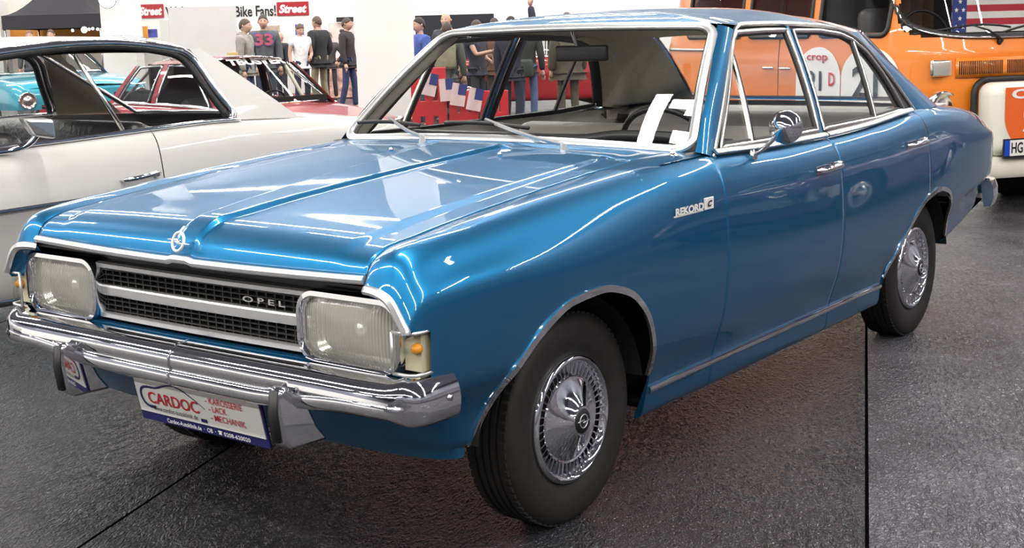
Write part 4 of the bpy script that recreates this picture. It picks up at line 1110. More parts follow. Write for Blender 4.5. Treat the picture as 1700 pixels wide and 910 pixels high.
    for i, (x, z) in enumerate(P.get('handles', ())):
        for s in (-1, 1):
            yv = float(np.interp(z, S(x)[:20, 1], S(x)[:20, 0])); hb_ = MB(); hb_.tube(curve3([(x - .11, s * (yv + .006), z - .006), (x - .09, s * (yv + .03), z - .004), (x + .04, s * (yv + .035), z + .006), (x + .10, s * (yv + .028), z + .012)], 12), [.006] + [.012] * 10 + [.010], 8)
            hb_.tube([(x + .09, s * (yv - .002), z - .004), (x + .09, s * (yv + .024), z + .008)], .014, 10); sub('door_handle', hb_.V, hb_.F, CH, doors[min(i, len(doors) - 1)][0 if s < 0 else 1])
    root['_'] = 0; del root['_']
    return root, sub, doors, S, roof_, ws
M['silver'] = pm('silver metallic paint', (0.57, 0.555, 0.53), 0.42, 0.12, 0.7, 0.05)
M['redpaint'] = pm('red gloss paint', (0.42, 0.012, 0.02), 0.35, 0.0, 1.0, 0.03)
M['turq'] = pm('turquoise gloss paint', (0.03, 0.36, 0.50), 0.35, 0.0, 1.0, 0.03)
M['orange'] = pm('orange gloss paint', (0.82, 0.22, 0.012), 0.35, 0.0, 1.0, 0.03)
M['cream'] = pm('cream gloss paint', (0.74, 0.71, 0.60), 0.4, 0.0, 0.6, 0.05)
M['olive'] = pm('olive trim cloth', (0.13, 0.105, 0.075), 0.8)
M['clearglass'] = glass_mat('clear car glass', (.93, .94, .93))
M['blackseat'] = pm('black seat vinyl', (0.018, 0.017, 0.018), 0.38, bump=(30, .3, .02))
# silver coupe parked beyond the blue car, its side 2.3 m out
M['lining'] = M['olive']
SX0, SL = -1.70, 4.62
silver, ssub, sdoors, sS, sroof, sws = saloon('coupe', 'silver two-door hardtop coupe parked beyond the blue car', (SX0 + SL / 2, 3.19, 0), 0, dict(
    L=SL, W=.885, paint=M['silver'], zx=[0, .1, .6, 1.6, 2.2, 2.8, 3.1, 3.45, 4.2, 4.62], zz=[.80, .83, .88, .925, .938, .958, .966, .955, .915, .86],
    zmax=.70, tuck=.10, inset=.085, fa=.86, ra=3.54, wr=.31, cuts=(1.38, 2.71), cabin=(1.28, 1.86, 3.12, 3.84), zr=1.418, yr=.64, crown=.022,
    pillars=[(1.30, 1.84, 1.90, 1.36), (3.25, 3.11, 3.18, 3.70)], windows=[(1.44, 1.95, 2.42, 2.56), (2.58, 2.44, 3.05, 3.20)], frameless=True, bend=.05,
    seats=(1.75, 2.48), seat_top=.985, seat=M['blackseat'], lamps=(.58,), zlamp=.68, grille=(.42, .58, .74), handles=((2.57, .748),), glass=M['clearglass'], frame=M['black']))
def sg_pt(x, k, o=0.0):
    """on the coupe's near side glass, k 0 at the belt .. 1 under the roof"""
    yb = float(sS(x)[-3][0]) ; return np.array([x, -(yb - .004 + (.64 - yb) * k + o), .965 + (1.335 - .965) * k])
for nm, pts, r_, m_ in (('window_surround', [(1.40, .0), (1.88, .97), (1.96, 1.0), (3.00, 1.0), (3.07, .94), (3.15, .62), (3.225, .24), (3.25, .06), (3.21, .0)], .020, M['chrome']),
                        ('window_rebate', [(1.44, .0), (1.90, .93), (1.98, .955), (2.96, .955), (3.03, .89), (3.11, .57), (3.185, .19), (3.21, .05)], .017, M['rubber'])):
    P_ = curve3([sg_pt(x, k, .012 if r_ > .018 else .002) for x, k in pts], 70)
    V, F = sweep(P_, r_, 8); ssub(nm, V, F, m_, sroof); V, F = sweep(P_ * [1, -1, 1], r_, 8); ssub(nm, V, F, m_, sroof)
V, F = sweep([sg_pt(2.565, 0, .004), sg_pt(2.43, .96, .004)], .011, 8); ssub('quarter_window_bar', V, F, M['brushed'], sroof)
for s in (-1, 1):
    P_ = [(x, s * (float(np.max(sS(x)[:, 0])) + .003), .672 + .030 * (x - 1.84) * .35) for x in np.linspace(.35, 4.35, 50) if not (abs(x - .86) < .39 or abs(x - 3.54) < .39)]
    a = [p for p in P_ if p[0] < .86]; b = [p for p in P_ if .86 < p[0] < 3.5]; c = [p for p in P_ if p[0] > 3.5]
    for q in (a, b, c):
        if len(q) > 1: V, F = sweep(q, .011, 8); ssub('side_moulding', V, F, M['chrome'])
    V, F = sweep([(x, s * .79, .262) for x in np.linspace(1.30, 3.10, 20)], .013, 8); ssub('sill_trim', V, F, M['chrome'])
mm = MB()                                               # trapezoid door mirror on a bent stalk
mx0 = 1.98
mm.tube(curve3([(mx0 - .16, -.820, .925), (mx0 - .02, -.850, .930), (mx0 + .04, -.872, .955), (mx0 + .07, -.895, 1.0)], 12), .014, 10)
V = [(mx0 - .02, -.93, 1.062), (mx0 + .10, -.97, 1.052), (mx0 + .10, -.90, 1.052 + .01), (mx0 - .02, -.87, 1.066), (mx0 + .03, -.93, .985), (mx0 + .11, -.965, .966), (mx0 + .11, -.885, .966), (mx0 + .03, -.88, .985)]
mirr = ssub('door_mirror', mm.V, mm.F, M['chrome'], sdoors[0][0])
ssub('mirror_head', V, [(0, 1, 2, 3), (7, 6, 5, 4), (0, 4, 5, 1), (1, 5, 6, 2), (2, 6, 7, 3), (3, 7, 4, 0)], M['satin'], mirr, smooth=False, bev=.012)
M['lining'] = M['black']
def hp(px, depth, z=0.0):
    """point of the hall at a given depth, in the direction of image column px"""
    return hall((px - 850) / FPX * depth * 1.0, depth, z)
red, rsub, rdoors_, rS, rroof, rws = saloon('race_car', 'red race car with white lettering across its windscreen behind the silver coupe', tuple(hp(398, 12.9)), HALL_ROT + math.radians(46) + PI / 2 , dict(
    L=3.75, W=.76, paint=M['redpaint'], zx=[0, .1, .5, 1.1, 1.8, 2.7, 3.4, 3.75], zz=[.56, .60, .66, .73, .76, .77, .72, .66], zmax=.48, tuck=.06, inset=.07, zl=.16, wr=.28, zbump=.36,
    fa=.68, ra=2.95, cuts=(1.20, 2.25), cabin=(1.12, 1.62, 2.62, 3.20), zr=1.225, yr=.55, pillars=[(1.14, 1.60, 1.65, 1.20), (2.22, 2.14, 2.22, 2.30), (3.0, 2.72, 2.76, 3.14)],
    windows=[(1.26, 1.70, 2.12, 2.19), (2.34, 2.25, 2.66, 2.92)], seats=(1.7,), seat_top=.82, lamps=(.52,), zlamp=.54, handles=((2.10, .66),), glass=M['clearglass']))
ra_, rb_ = np.array([1.12 + .4 * .93 + .03, 0, 0]), 0
kk_ = .86; yy_ = .455
for t_, y0_, w_ in (('TBUSTER', -.36, .62),):
    # letters lie on the top of the windscreen, read from the front
    zt = .765 + (1.225 - .765) * kk_; xt = 1.12 + .5 * kk_ - .012
    text('windscreen_lettering', t_, (xt + .006 - 3.75 / 2, .26, zt - .03), (0.05, -1, 0), (.70, 0, .72), M['white'], rws, height=.085, width=.70, bold=.05)
cg = MB(); cg.box((2.55 - 3.75 / 2, 0, .80), (.03, 1.05, .72)); mk('dark_backing', cg.V, cg.F, M['black'], red, smooth=False)  # black sheet added so the cabin looks dark through the windscreen
for s in (-1, 1):
    cg = MB(); cg.tube([(1.30 - 3.75 / 2, s * .52, .62), (1.66 - 3.75 / 2, s * .46, 1.14), (2.30 - 3.75 / 2, s * .46, 1.15)], .02, 8); mk('roll_cage_bar', cg.V, cg.F, M['cream'], red)
turq, tsub, *_ = saloon('vintage_car', 'turquoise vintage car with a round headlamp seen through the silver coupe', tuple(hp(62, 18.4)), HALL_ROT + math.radians(36) + PI / 2, dict(
    L=4.7, W=.92, paint=M['turq'], zx=[0, .1, .5, 1.4, 2.2, 3.2, 4.2, 4.7], zz=[.84, .90, .94, .97, .97, .97, .92, .82], zmax=.72, tuck=.06, inset=.09, wr=.34, zbump=.52,
    fa=.9, ra=3.65, cuts=(1.5, 2.5, 3.3), cabin=(1.45, 1.85, 3.3, 3.95), zr=1.40, yr=.64, pillars=[(1.48, 1.84, 1.92, 1.58), (2.45, 2.48, 2.54, 2.53), (3.5, 3.32, 3.4, 3.9)],
    windows=[(1.62, 1.96, 2.44, 2.42), (2.56, 2.56, 3.22, 3.42)], seats=(1.95, 2.8), lamps=(.72,), zlamp=.70, grille=(.55, .45, .64), handles=((2.3, .85),), glass=M['clearglass']))
red2, *_ = saloon('sports_car', 'red car partly hidden behind visitors, seen through the blue saloon windscreen', tuple(hp(905, 22.6)), HALL_ROT + math.radians(8), dict(
    L=4.4, W=.85, paint=M['redpaint'], zx=[0, .1, .5, 1.4, 2.2, 3.2, 4.0, 4.4], zz=[.80, .84, .89, .94, .95, .95, .90, .82], wr=.32, fa=.85, ra=3.4, cuts=(1.4, 2.5, 3.2), cabin=(1.35, 1.85, 3.0, 3.7), zr=1.40, yr=.6,
    pillars=[(1.38, 1.84, 1.90, 1.46), (2.45, 2.44, 2.5, 2.55), (3.3, 3.05, 3.1, 3.6)], windows=[(1.5, 1.94, 2.40, 2.42), (2.58, 2.54, 3.0, 3.25)], seats=(1.9, 2.6), lamps=(.6,), zlamp=.66, grille=(.4, .55, .7), handles=((2.3, .8),)))

M['plum'] = pm('plum gloss paint', (0.10, 0.012, 0.10), 0.35, 0.0, 1.0, 0.03)
plum, *_ = saloon('hatchback', 'plum coloured car seen only as a reflection in the rear flank of the blue saloon', (7.3, -3.3, 0), math.radians(4), dict(
    L=4.2, W=.83, paint=M['plum'], zx=[0, .1, .5, 1.4, 2.2, 3.2, 3.9, 4.2], zz=[.80, .84, .89, .94, .95, .95, .90, .82], wr=.31, fa=.8, ra=3.3, cuts=(1.35, 2.4, 3.1), cabin=(1.3, 1.8, 2.9, 3.6), zr=1.40, yr=.6,
    pillars=[(1.33, 1.79, 1.85, 1.41), (2.35, 2.34, 2.4, 2.45), (3.2, 2.95, 3.0, 3.5)], windows=[(1.45, 1.89, 2.30, 2.32), (2.48, 2.44, 2.9, 3.15)], seats=(1.85, 2.5), lamps=(.6,), zlamp=.66, grille=(.4, .55, .7), handles=((2.2, .8),)))

# ================================================================== ORANGE VAN (local: front at y = 0 looking along -Y, body runs to +y)
VL, VWd = 4.35, .86
vloc = hp(1704, 9.05); van = empty('camper_van', tuple(vloc), HALL_ROT + math.radians(19))
tag(van, 'orange camper van with white spare wheel cover and a flag hung behind its windscreen', 'van')
def vout(u, z):
    """plan outline of the body at height z, u in 0..1 all the way round starting at the middle of the front, going to the right side (+x)"""
    W = np.interp(z, [.30, .5, .8, 1.1, 1.25, 1.6, 1.95], [.80, .845, .86, .855, .84, .80, .72])
    yf = np.interp(z, [.30, .5, .9, 1.15, 1.3, 1.7, 1.95], [.10, .03, .0, .01, .05, .20, .42]); yb = VL - np.interp(z, [.3, .6, 1.2, 1.95], [.08, 0, .02, .30])
    a = 2 * PI * u; c, s_ = math.cos(a), math.sin(a)
    n = 5.2; q = (abs(c) ** n + abs(s_) ** n) ** (-1 / n)
    x = W * s_ * q; y = (yf + yb) / 2 - (yb - yf) / 2 * c * q
    return x, y + (.09 * (x / W) ** 2 * max(0, -1 * (-c * q)) if c > 0 else 0) 
def ang(x, y):                                                     # outline parameter from a point
    return (math.atan2(x / VWd, -(y - VL / 2) / (VL / 2)) / (2 * PI)) % 1
us = []
NU = 520
# even spacing round the outline
ud = np.linspace(0, 1, 6001)[:-1]; pts = np.array([vout(u, .9) for u in ud]); sl = np.concatenate([[0], np.cumsum(np.linalg.norm(np.diff(np.vstack([pts, pts[:1]]), axis=0), axis=1))])
us = np.interp(np.linspace(0, sl[-1], NU + 1)[:-1], sl, np.concatenate([ud, [1.0]]))
zs = np.concatenate([np.linspace(.32, 1.2, 45), np.linspace(1.22, 1.94, 37)])
G = np.array([[(*vout(u, z), z) for z in zs] for u in us])
def in_win(p):
    x, y, z = p
    if y < .45 and abs(x) < .735: 
        return max(abs(x) / .735 - .86, 0) ** 2 / .14 ** 2 + max(abs(z - 1.53) / .27 - .7, 0) ** 2 / .3 ** 2 < 1 and abs(z - 1.53) < .27
    for a, b in ((.52, 1.28), (1.42, 2.35), (2.50, 3.5)):
        if a < y < b and abs(x) > .6: return 1.29 < z < 1.74
    return False
V, F = grid(G, wrap=True)
ctr = [np.mean([V[i] for i in f], 0) for f in F]
F1 = [f for f, c in zip(F, ctr) if not in_win(c)]; F2 = [f for f, c in zip(F, ctr) if in_win(c)]
body = mk('body', V, F1, M['orange'], van)
def shell(nm, faces, mat, par, scale=.985):
    ids = sorted({i for f in faces for i in f}); mp_ = {j: k for k, j in enumerate(ids)}
    VV = np.array([V[i] for i in ids]); VV = (VV - [0, VL / 2, 1.1]) * [scale, .996, 1] + [0, VL / 2, 1.1]
    return mk(nm, VV, [tuple(mp_[i] for i in f) for f in faces], mat, par)
front_f = [f for f, c in zip(F, ctr) if in_win(c) and c[1] < .45]
wsv = shell('windshield', front_f, M['clearglass'], body)
for a, b in ((.52, 1.28), (1.42, 2.35), (2.50, 3.5)):
    for s in (-1, 1):
        shell('side_window', [f for f, c in zip(F, ctr) if in_win(c) and c[1] > .45 and a < c[1] < b and c[0] * s > 0], M['clearglass'], body)
def vsurf(x, z):
    """front face: y at (x, z)"""
    best = None
    for u in np.linspace(-.2, .2, 201):
        px, py = vout(u % 1, z)
        if best is None or abs(px - x) < best[0]: best = (abs(px - x), py)
    return best[1]
wl = []
for k in range(96):
    a = 2 * PI * k / 96; c, s_ = math.cos(a), math.sin(a); q = (abs(c) ** 5 + abs(s_) ** 5) ** (-.2)
    x, z = .728 * c * q, 1.53 + .268 * s_ * q; wl.append((x, vsurf(x, z) - .006, z))
V2, F2_ = sweep(wl, None, prof=[(-.022, -.006), (.022, -.006), (.02, .01), (-.02, .01)], closed=True, up=(0, -1, .2)); mk('windshield_seal', V2, F2_, M['rubber'], wsv)
V2, F2_ = sweep([(x * 1.012, y - .008, 1.53 + (z - 1.53) * 1.03) for x, y, z in wl], .009, 6, closed=True); mk('windshield_trim', V2, F2_, M['chrome'], wsv)
def vside(y, z, s):
    ua = np.interp(y, [0.3, VL - .3], [0, 1]); best = None
    for u in np.linspace(.01, .49, 400):
        px, py = vout(u, z)
        if best is None or abs(py - y) < best[0]: best = (abs(py - y), px)
    return s * best[1]
for a, b in ((.52, 1.28), (1.42, 2.35), (2.50, 3.5)):
    for s in (-1, 1):
        loop = [(vside((a + b) / 2 + u, 1.515 + v, s) + s * .004, (a + b) / 2 + u, 1.515 + v) for u, v in rrect(b - a + .02, .47, .06, 4)]
        V2, F2_ = sweep(dense(loop, .15), None, prof=[(-.018, -.008), (.018, -.008), (.018, .008), (-.018, .008)], closed=True, up=(s, 0, .2)); mk('side_window_seal', V2, F2_, M['rubber'], body)
V2, F2_ = grid(np.array([[(x, y, 1.94 + .05 * (1 - (x / .72) ** 2)) for x in np.linspace(-.72, .72, 9)] for y in np.linspace(.42, VL - .3, 12)])); mk('roof', V2, F2_, M['white'], body)
# sliding-door rail, door shuts, handle on the visible (left in view) side
for s in (-1, 1):
    V2, F2_ = sweep([(vside(y, 1.17, s) + s * .006, y, 1.17) for y in np.linspace(2.75, 4.0, 12)], None, prof=[(-.012, -.004), (.012, -.004), (.012, .006), (-.012, .006)], up=(s, 0, 0)); mk('door_rail', V2, F2_, M['satin'], body)
    for y in (1.85, 2.92):
        V2, F2_ = sweep([(vside(y, z, s) + s * .001, y, z) for z in np.linspace(.42, 1.8, 24)], None, prof=[(-.003, -.002), (.003, -.002), (.003, .002), (-.003, .002)], up=(s, 0, 0)); mk('door_shut_line', V2, F2_, M['cavity'], body)
    for y in (1.72, 1.98):
        V2, F2_ = sweep(curve3([(vside(y - .07, 1.03, s), y - .07, 1.03), (vside(y - .05, 1.03, s) + s * .035, y - .05, 1.03), (vside(y + .05, 1.03, s) + s * .035, y + .05, 1.03), (vside(y + .07, 1.03, s), y + .07, 1.03)], 12), .011, 8); mk('door_handle', V2, F2_, M['chrome'], body)
# round-topped white start-number panels on the doors
M['decal'] = pm('white start number decal', (.84, .82, .80), .4)
def side_decal(yc_, w_, z0, z1, s=-1):
    rows = []; ht = w_ / 2 * .8
    for z in np.concatenate([np.linspace(z0, z1 - ht, 8), z1 - ht + ht * np.sin(np.linspace(.1, PI / 2, 10))]):
        hw = w_ / 2 if z <= z1 - ht else w_ / 2 * math.sqrt(max(0, 1 - ((z - z1 + ht) / ht) ** 2)) + .002
        rows.append([(vside(y, z, s) + s * .006, y, z) for y in np.linspace(yc_ - hw, yc_ + hw, 7)])
    return mk('start_number_panel', *grid(np.array(rows)), M['decal'], body)
d1 = side_decal(1.27, .60, .62, 1.20); d2 = side_decal(.66, .60, .55, 1.20)
def side_text(s_, yc_, z, h, w_, m_, par, nm='start_number', bold=.02):
    x = vside(yc_, z + h / 2, -1) - .012
    return text(nm, s_, (x, yc_, z + h / 2), (vside(yc_ - .2, z, -1) - vside(yc_ + .2, z, -1), -.4, 0), (0, 0, 1), m_, par, height=h, width=w_, bold=bold, align='C')
side_text('21', 1.30, .87, .15, .19, M['ink'], d1); side_text('21', .68, .83, .23, .27, M['ink'], d2); side_text('crop', 1.27, 1.08, .06, .28, M['red'], d1, 'sponsor_word'); side_text('D', 1.07, .91, .10, .08, M['red'], d1, 'sponsor_letter')
# front: ventilation grille, indicators, headlamps
gp_ = MB()
M['orange_dark'] = pm('orange slats', (.70, .17, .01), .4, 0, .5)
xs_ = np.linspace(-.53, .53, 31)
ygr = lambda x, z=1.05: vsurf(x, z)
V2, F2_ = grid(np.array([[(x, vsurf(x, z) - .012, z) for z in (.985, 1.12)] for x in xs_])); gr = mk('air_intake_panel', V2, F2_, M['orange_dark'], body)
V2, F2_ = sweep([(x, vsurf(x, 1.05) - .012, 1.05) for x in xs_], None, prof=[(-.068, -.004), (.068, -.004), (.068, .004), (-.068, .004)], up=(0, -1, 0)); mk('air_intake_frame', V2, F2_, M['orange'], gr)
for c0 in (-.355, 0, .355):
    for k in range(24):
        x = c0 - .155 + .310 * k / 23; b_ = MB(); b_.box((x, vsurf(x, 1.05) - .0165, 1.05), (.0065, .004, .092)); mk('intake_slot', b_.V, b_.F, M['cavity'], gr, smooth=False)
for s in (-1, 1):
    x = s * .615; y = vsurf(x, 1.05)
    il = rbox('indicator', (x, y - .012, 1.05), (.145, .05, .118), .02, M['reflector'], body, rz=s * .20); rbox('indicator_lens', (x, y - .036, 1.05), (.132, .022, .104), .01, M['lens'], il, rz=s * .20)
    x = s * .60; y = vsurf(x, .76); rv, rf = lathe([(.11, .02), (.112, -.035), (.10, -.05), (.09, -.035), (.05, -.05), (0, -.055)], 32, 'y'); h_ = mk('headlight', np.array(rv) + [x, y, .78], rf, M['reflector'], body)
    rv, rf = lathe([(.115, .02), (.117, -.035), (.108, -.052), (.096, -.045)], 32, 'y'); mk('headlight_rim', np.array(rv) + [x, y, .78], rf, M['chrome'], h_)
# wipers
for xp, xa, xb in ((-.20, -.70, -.10), (.34, -.16, .42)):
    zz_ = 1.235; yv = vsurf(xp, zz_); b_ = MB(); b_.tube([(xp, yv, zz_ - .02), (xp, yv - .03, zz_)], [.022, .016], 10)
    m2 = ((xa + xb) / 2, vsurf((xa + xb) / 2, 1.335) - .035, 1.335); b_.tube([(xp, yv - .03, zz_), ((xp + m2[0]) / 2, (yv + m2[1]) / 2 - .03, 1.30), m2], [.010, .008, .005], 8); wp_ = mk('wiper', b_.V, b_.F, M['black'], body)
    b_ = MB(); b_.tube([(x, vsurf(x, 1.32 + .03 * math.sin((x - xa) * 4)) - .022, 1.285 + .055 * math.sin(PI * min(1, (x - xa) / (xb - xa)) * .8)) for x in np.linspace(xa, xb, 12)], .008, 8); mk('wiper_blade', b_.V, b_.F, M['black'], wp_)
# white cover over the spare wheel with its orange shield
cw, ch_, cz0 = .78, .60, .54; cx_ = -.03
bmv = rbox('spare_wheel_cover', (cx_, -.105, cz0 + .16), (cw, .24, ch_ - .10), .085, M['cream'], van, seg=6)
V2, F2_ = sweep([(cx_ + u, .0 - .012, cz0 + .16 + v) for u, v in rrect(cw + .03, ch_ - .07, .10, 6)], .022, 8, closed=True); mk('cover_edge', V2, F2_, M['rubber'], bmv)
shd = [(.0, .22), (.30, .22)]; out = [(-.25, .212), (.25, .212)] + [(.25 * math.cos(a), .02 - .24 * math.sin(a) * 1.0) for a in np.linspace(0, PI, 24)]
n = len(out); VV = [(cx_ - .07 + u, -.2275, cz0 + .165 + v) for u, v in out]; sd_ = mk('cover_shield', VV, [tuple(range(n))], pm('orange shield print', (.78, .13, .02), .45), bmv, smooth=False)
text('shield_word', 'Crop', (cx_ - .27, -.229, cz0 + .28), (1, 0, 0), (0, 0, 1), M['decal'], bmv, height=.085, width=.40, bold=.04)
text('shield_number', '21', (cx_ - .17, -.229, cz0 + .075), (1, 0, 0), (0, 0, 1), M['decal'], bmv, height=.15, width=.22, bold=.03)
# plate and bumper
pt_ = MB(); px_ = -.09; pt_.box((px_, -.225, .505), (.53, .012, .132)); pv = mk('number_plate', pt_.V, pt_.F, M['ink'], van, smooth=False)
b_ = MB(); b_.box((px_ + .02, -.232, .508), (.472, .006, .106)); mk('plate_face', b_.V, b_.F, M['plate'], pv, smooth=False)
b_ = MB(); b_.box((px_ - .238, -.2325, .508), (.042, .006, .106)); mk('plate_band', b_.V, b_.F, pm('blue plate band', (.01, .06, .42), .4), pv, smooth=False)
text('plate_letters', 'HG', (px_ - .205, -.236, .472), (1, 0, 0), (0, 0, 1), M['ink'], pv, height=.074, width=.095, bold=.02)
text('plate_letters', 'A', (px_ - .040, -.236, .472), (1, 0, 0), (0, 0, 1), M['ink'], pv, height=.074, width=.05, bold=.02)
for z, m_ in ((.528, M['amber']), (.489, M['satin'])):
    rv, rf = lathe([(0, -.2365), (.0165, -.2365), (.0165, -.23)], 16, 'y'); mk('plate_seal', np.array(rv) + [px_ - .075, 0, z], rf, m_, pv)
bp_ = [(x, y - .06, 0) for x, y in [(-.87, .30), (-.86, .10), (-.78, -.02), (-.5, -.10), (0, -.13), (.5, -.10), (.78, -.02), (.86, .10), (.87, .30)]]
V2, F2_ = sweep(curve3(bp_, 40) + [0, 0, .375], None, prof=[(-.03, .075), (.0, .07), (.018, .03), (.018, -.05), (0, -.075), (-.03, -.07)], up=(0, 0, 1)); mk('front_bumper', V2, F2_, M['cream'], van, sharp=40)
b_ = MB(); b_.box((0, VL / 2 + .1, .33), (1.5, VL - .5, .12)); mk('underbody', b_.V, b_.F, M['dark'], van, smooth=False)
for y in (.98, 3.38):
    for s in (-1, 1):
        tv, tf = lathe(tprof, 48, 'x'); ty = mk('wheel', np.array(tv) * [s, 1.08, 1.08], tf, M['tyre'], van, sharp=40); ty.location = (s * .72, y, .325)
        hv, hf = lathe([(.17, .06), (.16, .08), (.10, .09), (0, .105)], 32, 'x'); mk('hubcap', np.array(hv) * [s, 1, 1], hf, M['chrome'], ty)
        av, af = lathe([(.40, .06), (.40, .0), (0, 0)], 40, 'x'); mk('wheel_arch', np.array(av) * [s, 1, 1] + [s * .80, y, .36], af, M['dark'], van)
# cab: bulkhead, dark seat, curtain
b_ = MB(); b_.box((0, 1.35, 1.2), (1.56, .03, 1.2)); mk('cab_bulkhead', b_.V, b_.F, M['dash'], van, smooth=False)
for x in (-.42, .42): q = rbox('cab_seat', (x, 1.0, 1.12), (.50, .16, .72), .07, M['dash'], van)
b_ = MB(); b_.box((0, .34, 1.20), (1.16, .25, .08)); mk('dashboard', b_.V, b_.F, M['dash'], van, smooth=False, bev=.02)
V2, F2_ = sweep([(-.42 + .2 * math.cos(a), .55 + .06 * math.sin(a), 1.28 + .17 * math.sin(a)) for a in np.linspace(0, 2 * PI, 30, endpoint=False)], .012, 8, closed=True); mk('steering_wheel', V2, F2_, M['black'], van)
M['curtain'] = pm('dark brown curtain', (.05, .028, .014), .9)
V2, F2_ = grid(np.array([[(x, .72 + .02 * math.sin(x * 60), z) for z in (1.2, 1.85)] for x in np.linspace(-.60, -.24, 40)])); mk('curtain', V2, F2_, M['curtain'], van)
# the flag inside the windscreen: cloth with a blue canton, stripes and stars
flag = empty('flag', (0, 0, 0)); flag.location = vloc; flag.rotation_euler = (0, 0, HALL_ROT + math.radians(19))
tag(flag, 'stars and stripes flag hung behind the orange van windscreen', 'flag')
M['flagred'] = pm('flag red cloth', (.50, .03, .05), .8); M['flagwhite'] = pm('flag white cloth', (.82, .80, .76), .8); M['flagblue'] = pm('flag blue cloth', (.03, .05, .22), .8)
fy = lambda x: .50 + .012 * math.sin(x * 14)
fx0, fx1, fz0, fz1 = -.235, .62, 1.285, 1.92
nst = 13; hstr = (fz1 - fz0) / nst
for k in range(nst):
    z0 = fz0 + k * hstr
    V2, F2_ = grid(np.array([[(x, fy(x), z) for z in (z0, z0 + hstr)] for x in np.linspace(fx0, fx1, 24)])); mk('flag_stripe', V2, F2_, M['flagred'] if k % 2 == 1 else M['flagwhite'], flag)
V2, F2_ = grid(np.array([[(x, fy(x) - .004, z) for z in (fz0 + .0, fz1)] for x in np.linspace(fx0, fx0 + .115, 8)])); mk('flag_canton', V2, F2_, M['flagblue'], flag)
for i in range(10):
    for j in range(2 if i % 2 == 0 else 1):
        c = (fx0 + (.03 + .055 * j if i % 2 == 0 else .058), fz0 + .04 + .06 * i); st_ = [(c[0] + (.020 if k % 2 == 0 else .0085) * math.sin(PI * k / 5), fy(c[0]) - .008, c[1] + (.020 if k % 2 == 0 else .0085) * math.cos(PI * k / 5)) for k in range(10)]
        mk('flag_star', st_ + [(c[0], fy(c[0]) - .008, c[1])], [(k, (k + 1) % 10, 10) for k in range(10)], M['flagwhite'], flag, smooth=False)

# ================================================================== THE HALL BEHIND
def hb(name, px0, px1, z0, z1, depth, thick, mat, par=None, bev=0.0):
    """an upright box in the hall seen between two image columns at a depth"""
    a, b = (px0 - 850) / FPX * depth, (px1 - 850) / FPX * depth
    c = hall((a + b) / 2, depth + thick / 2, (z0 + z1) / 2)
    o = rbox(name, (0, 0, 0), (b - a, thick, z1 - z0), bev, mat, par)
    if par is None: o.location = c; o.rotation_euler = (0, 0, HALL_ROT)
    return o
def zz(px, py, depth):
    """height above the floor of image point at a depth"""
    return float((CAM_POS + ray(px, py) * (depth / float(ray(px, py) @ FH)))[2])
M['column'] = pm('white painted column', (.90, .89, .86), .6, noise=(1.5, .02))
structure(hb('trim_1', 187, 241, 0, HW['h'], 27.0, .6, M['column'])); structure(hb('trim_2', 602, 691, 0, HW['h'], 16.7, .7, M['column']))
structure(hb('trim_3', -20, 22, 0, HW['h'], 31.5, .6, M['column']))
# banner on the back wall
def frame(px, py, depth):
    return hall((px - 850) / FPX * depth, depth, zz(px, py, depth))
D = 29.0
def wall_board(name, label, cat, px0, py0, px1, py1, depth, mat, thick=.04, group=None):
    z1, z0 = zz((px0 + px1) / 2, py0, depth), zz((px0 + px1) / 2, py1, depth)
    o = hb(name, px0, px1, z0, z1, depth, thick, mat); tag(o, label, cat, group); return o
RW = np.array(RH); UPZ = np.array([0, 0, 1.0]); 
M['cloth'] = pm('white banner cloth', (.88, .87, .84), .7)
ban = empty('banner', tuple(frame(390, 22, D))); ban.rotation_euler = (0, 0, HALL_ROT); tag(ban, 'long white banner with bold black lettering and red logo panels high on the hall wall', 'banner')
sB = D / FPX / math.cos(0.0)
def bl(px, py): return ((px - 390) * D / FPX, 0, zz(px, py, D) - zz(390, 22, D))
o = rbox('cloth', (0, .02, 0), ((530 - 247) * D / FPX, .02, .46), 0, M['cloth'], ban)
for a, b, t_ in ((249, 291, 'Street'), (476, 528, 'Street')):
    x0, x1 = bl(a, 0)[0], bl(b, 0)[0]; zc_ = bl((a + b) / 2, 18 if a < 300 else 14)[2]
    p_ = rbox('logo_panel', ((x0 + x1) / 2, .0, zc_), (x1 - x0, .02, .30), 0, M['redpaint'], ban)
    text('logo_word', t_, ((x0 + x1) / 2, -.012, zc_), (1, 0, 0), (0, 0, 1), M['cloth'], p_, height=.19, width=(x1 - x0) * .88, bold=.05, shear=.25, align='C')
text('banner_word', 'Bike Fans!', (bl(407, 0)[0], -.002, bl(440, 27)[2]), (1, 0, 0), (0, 0, 1), M['ink'], ban, width=(474 - 407) * D / FPX, height=.24, bold=.02)
text('banner_word', 'Welcome', (bl(294, 0)[0], -.002, bl(330, 27)[2]), (1, 0, 0), (0, 0, 1), M['ink'], ban, width=.9, height=.22, bold=.02)
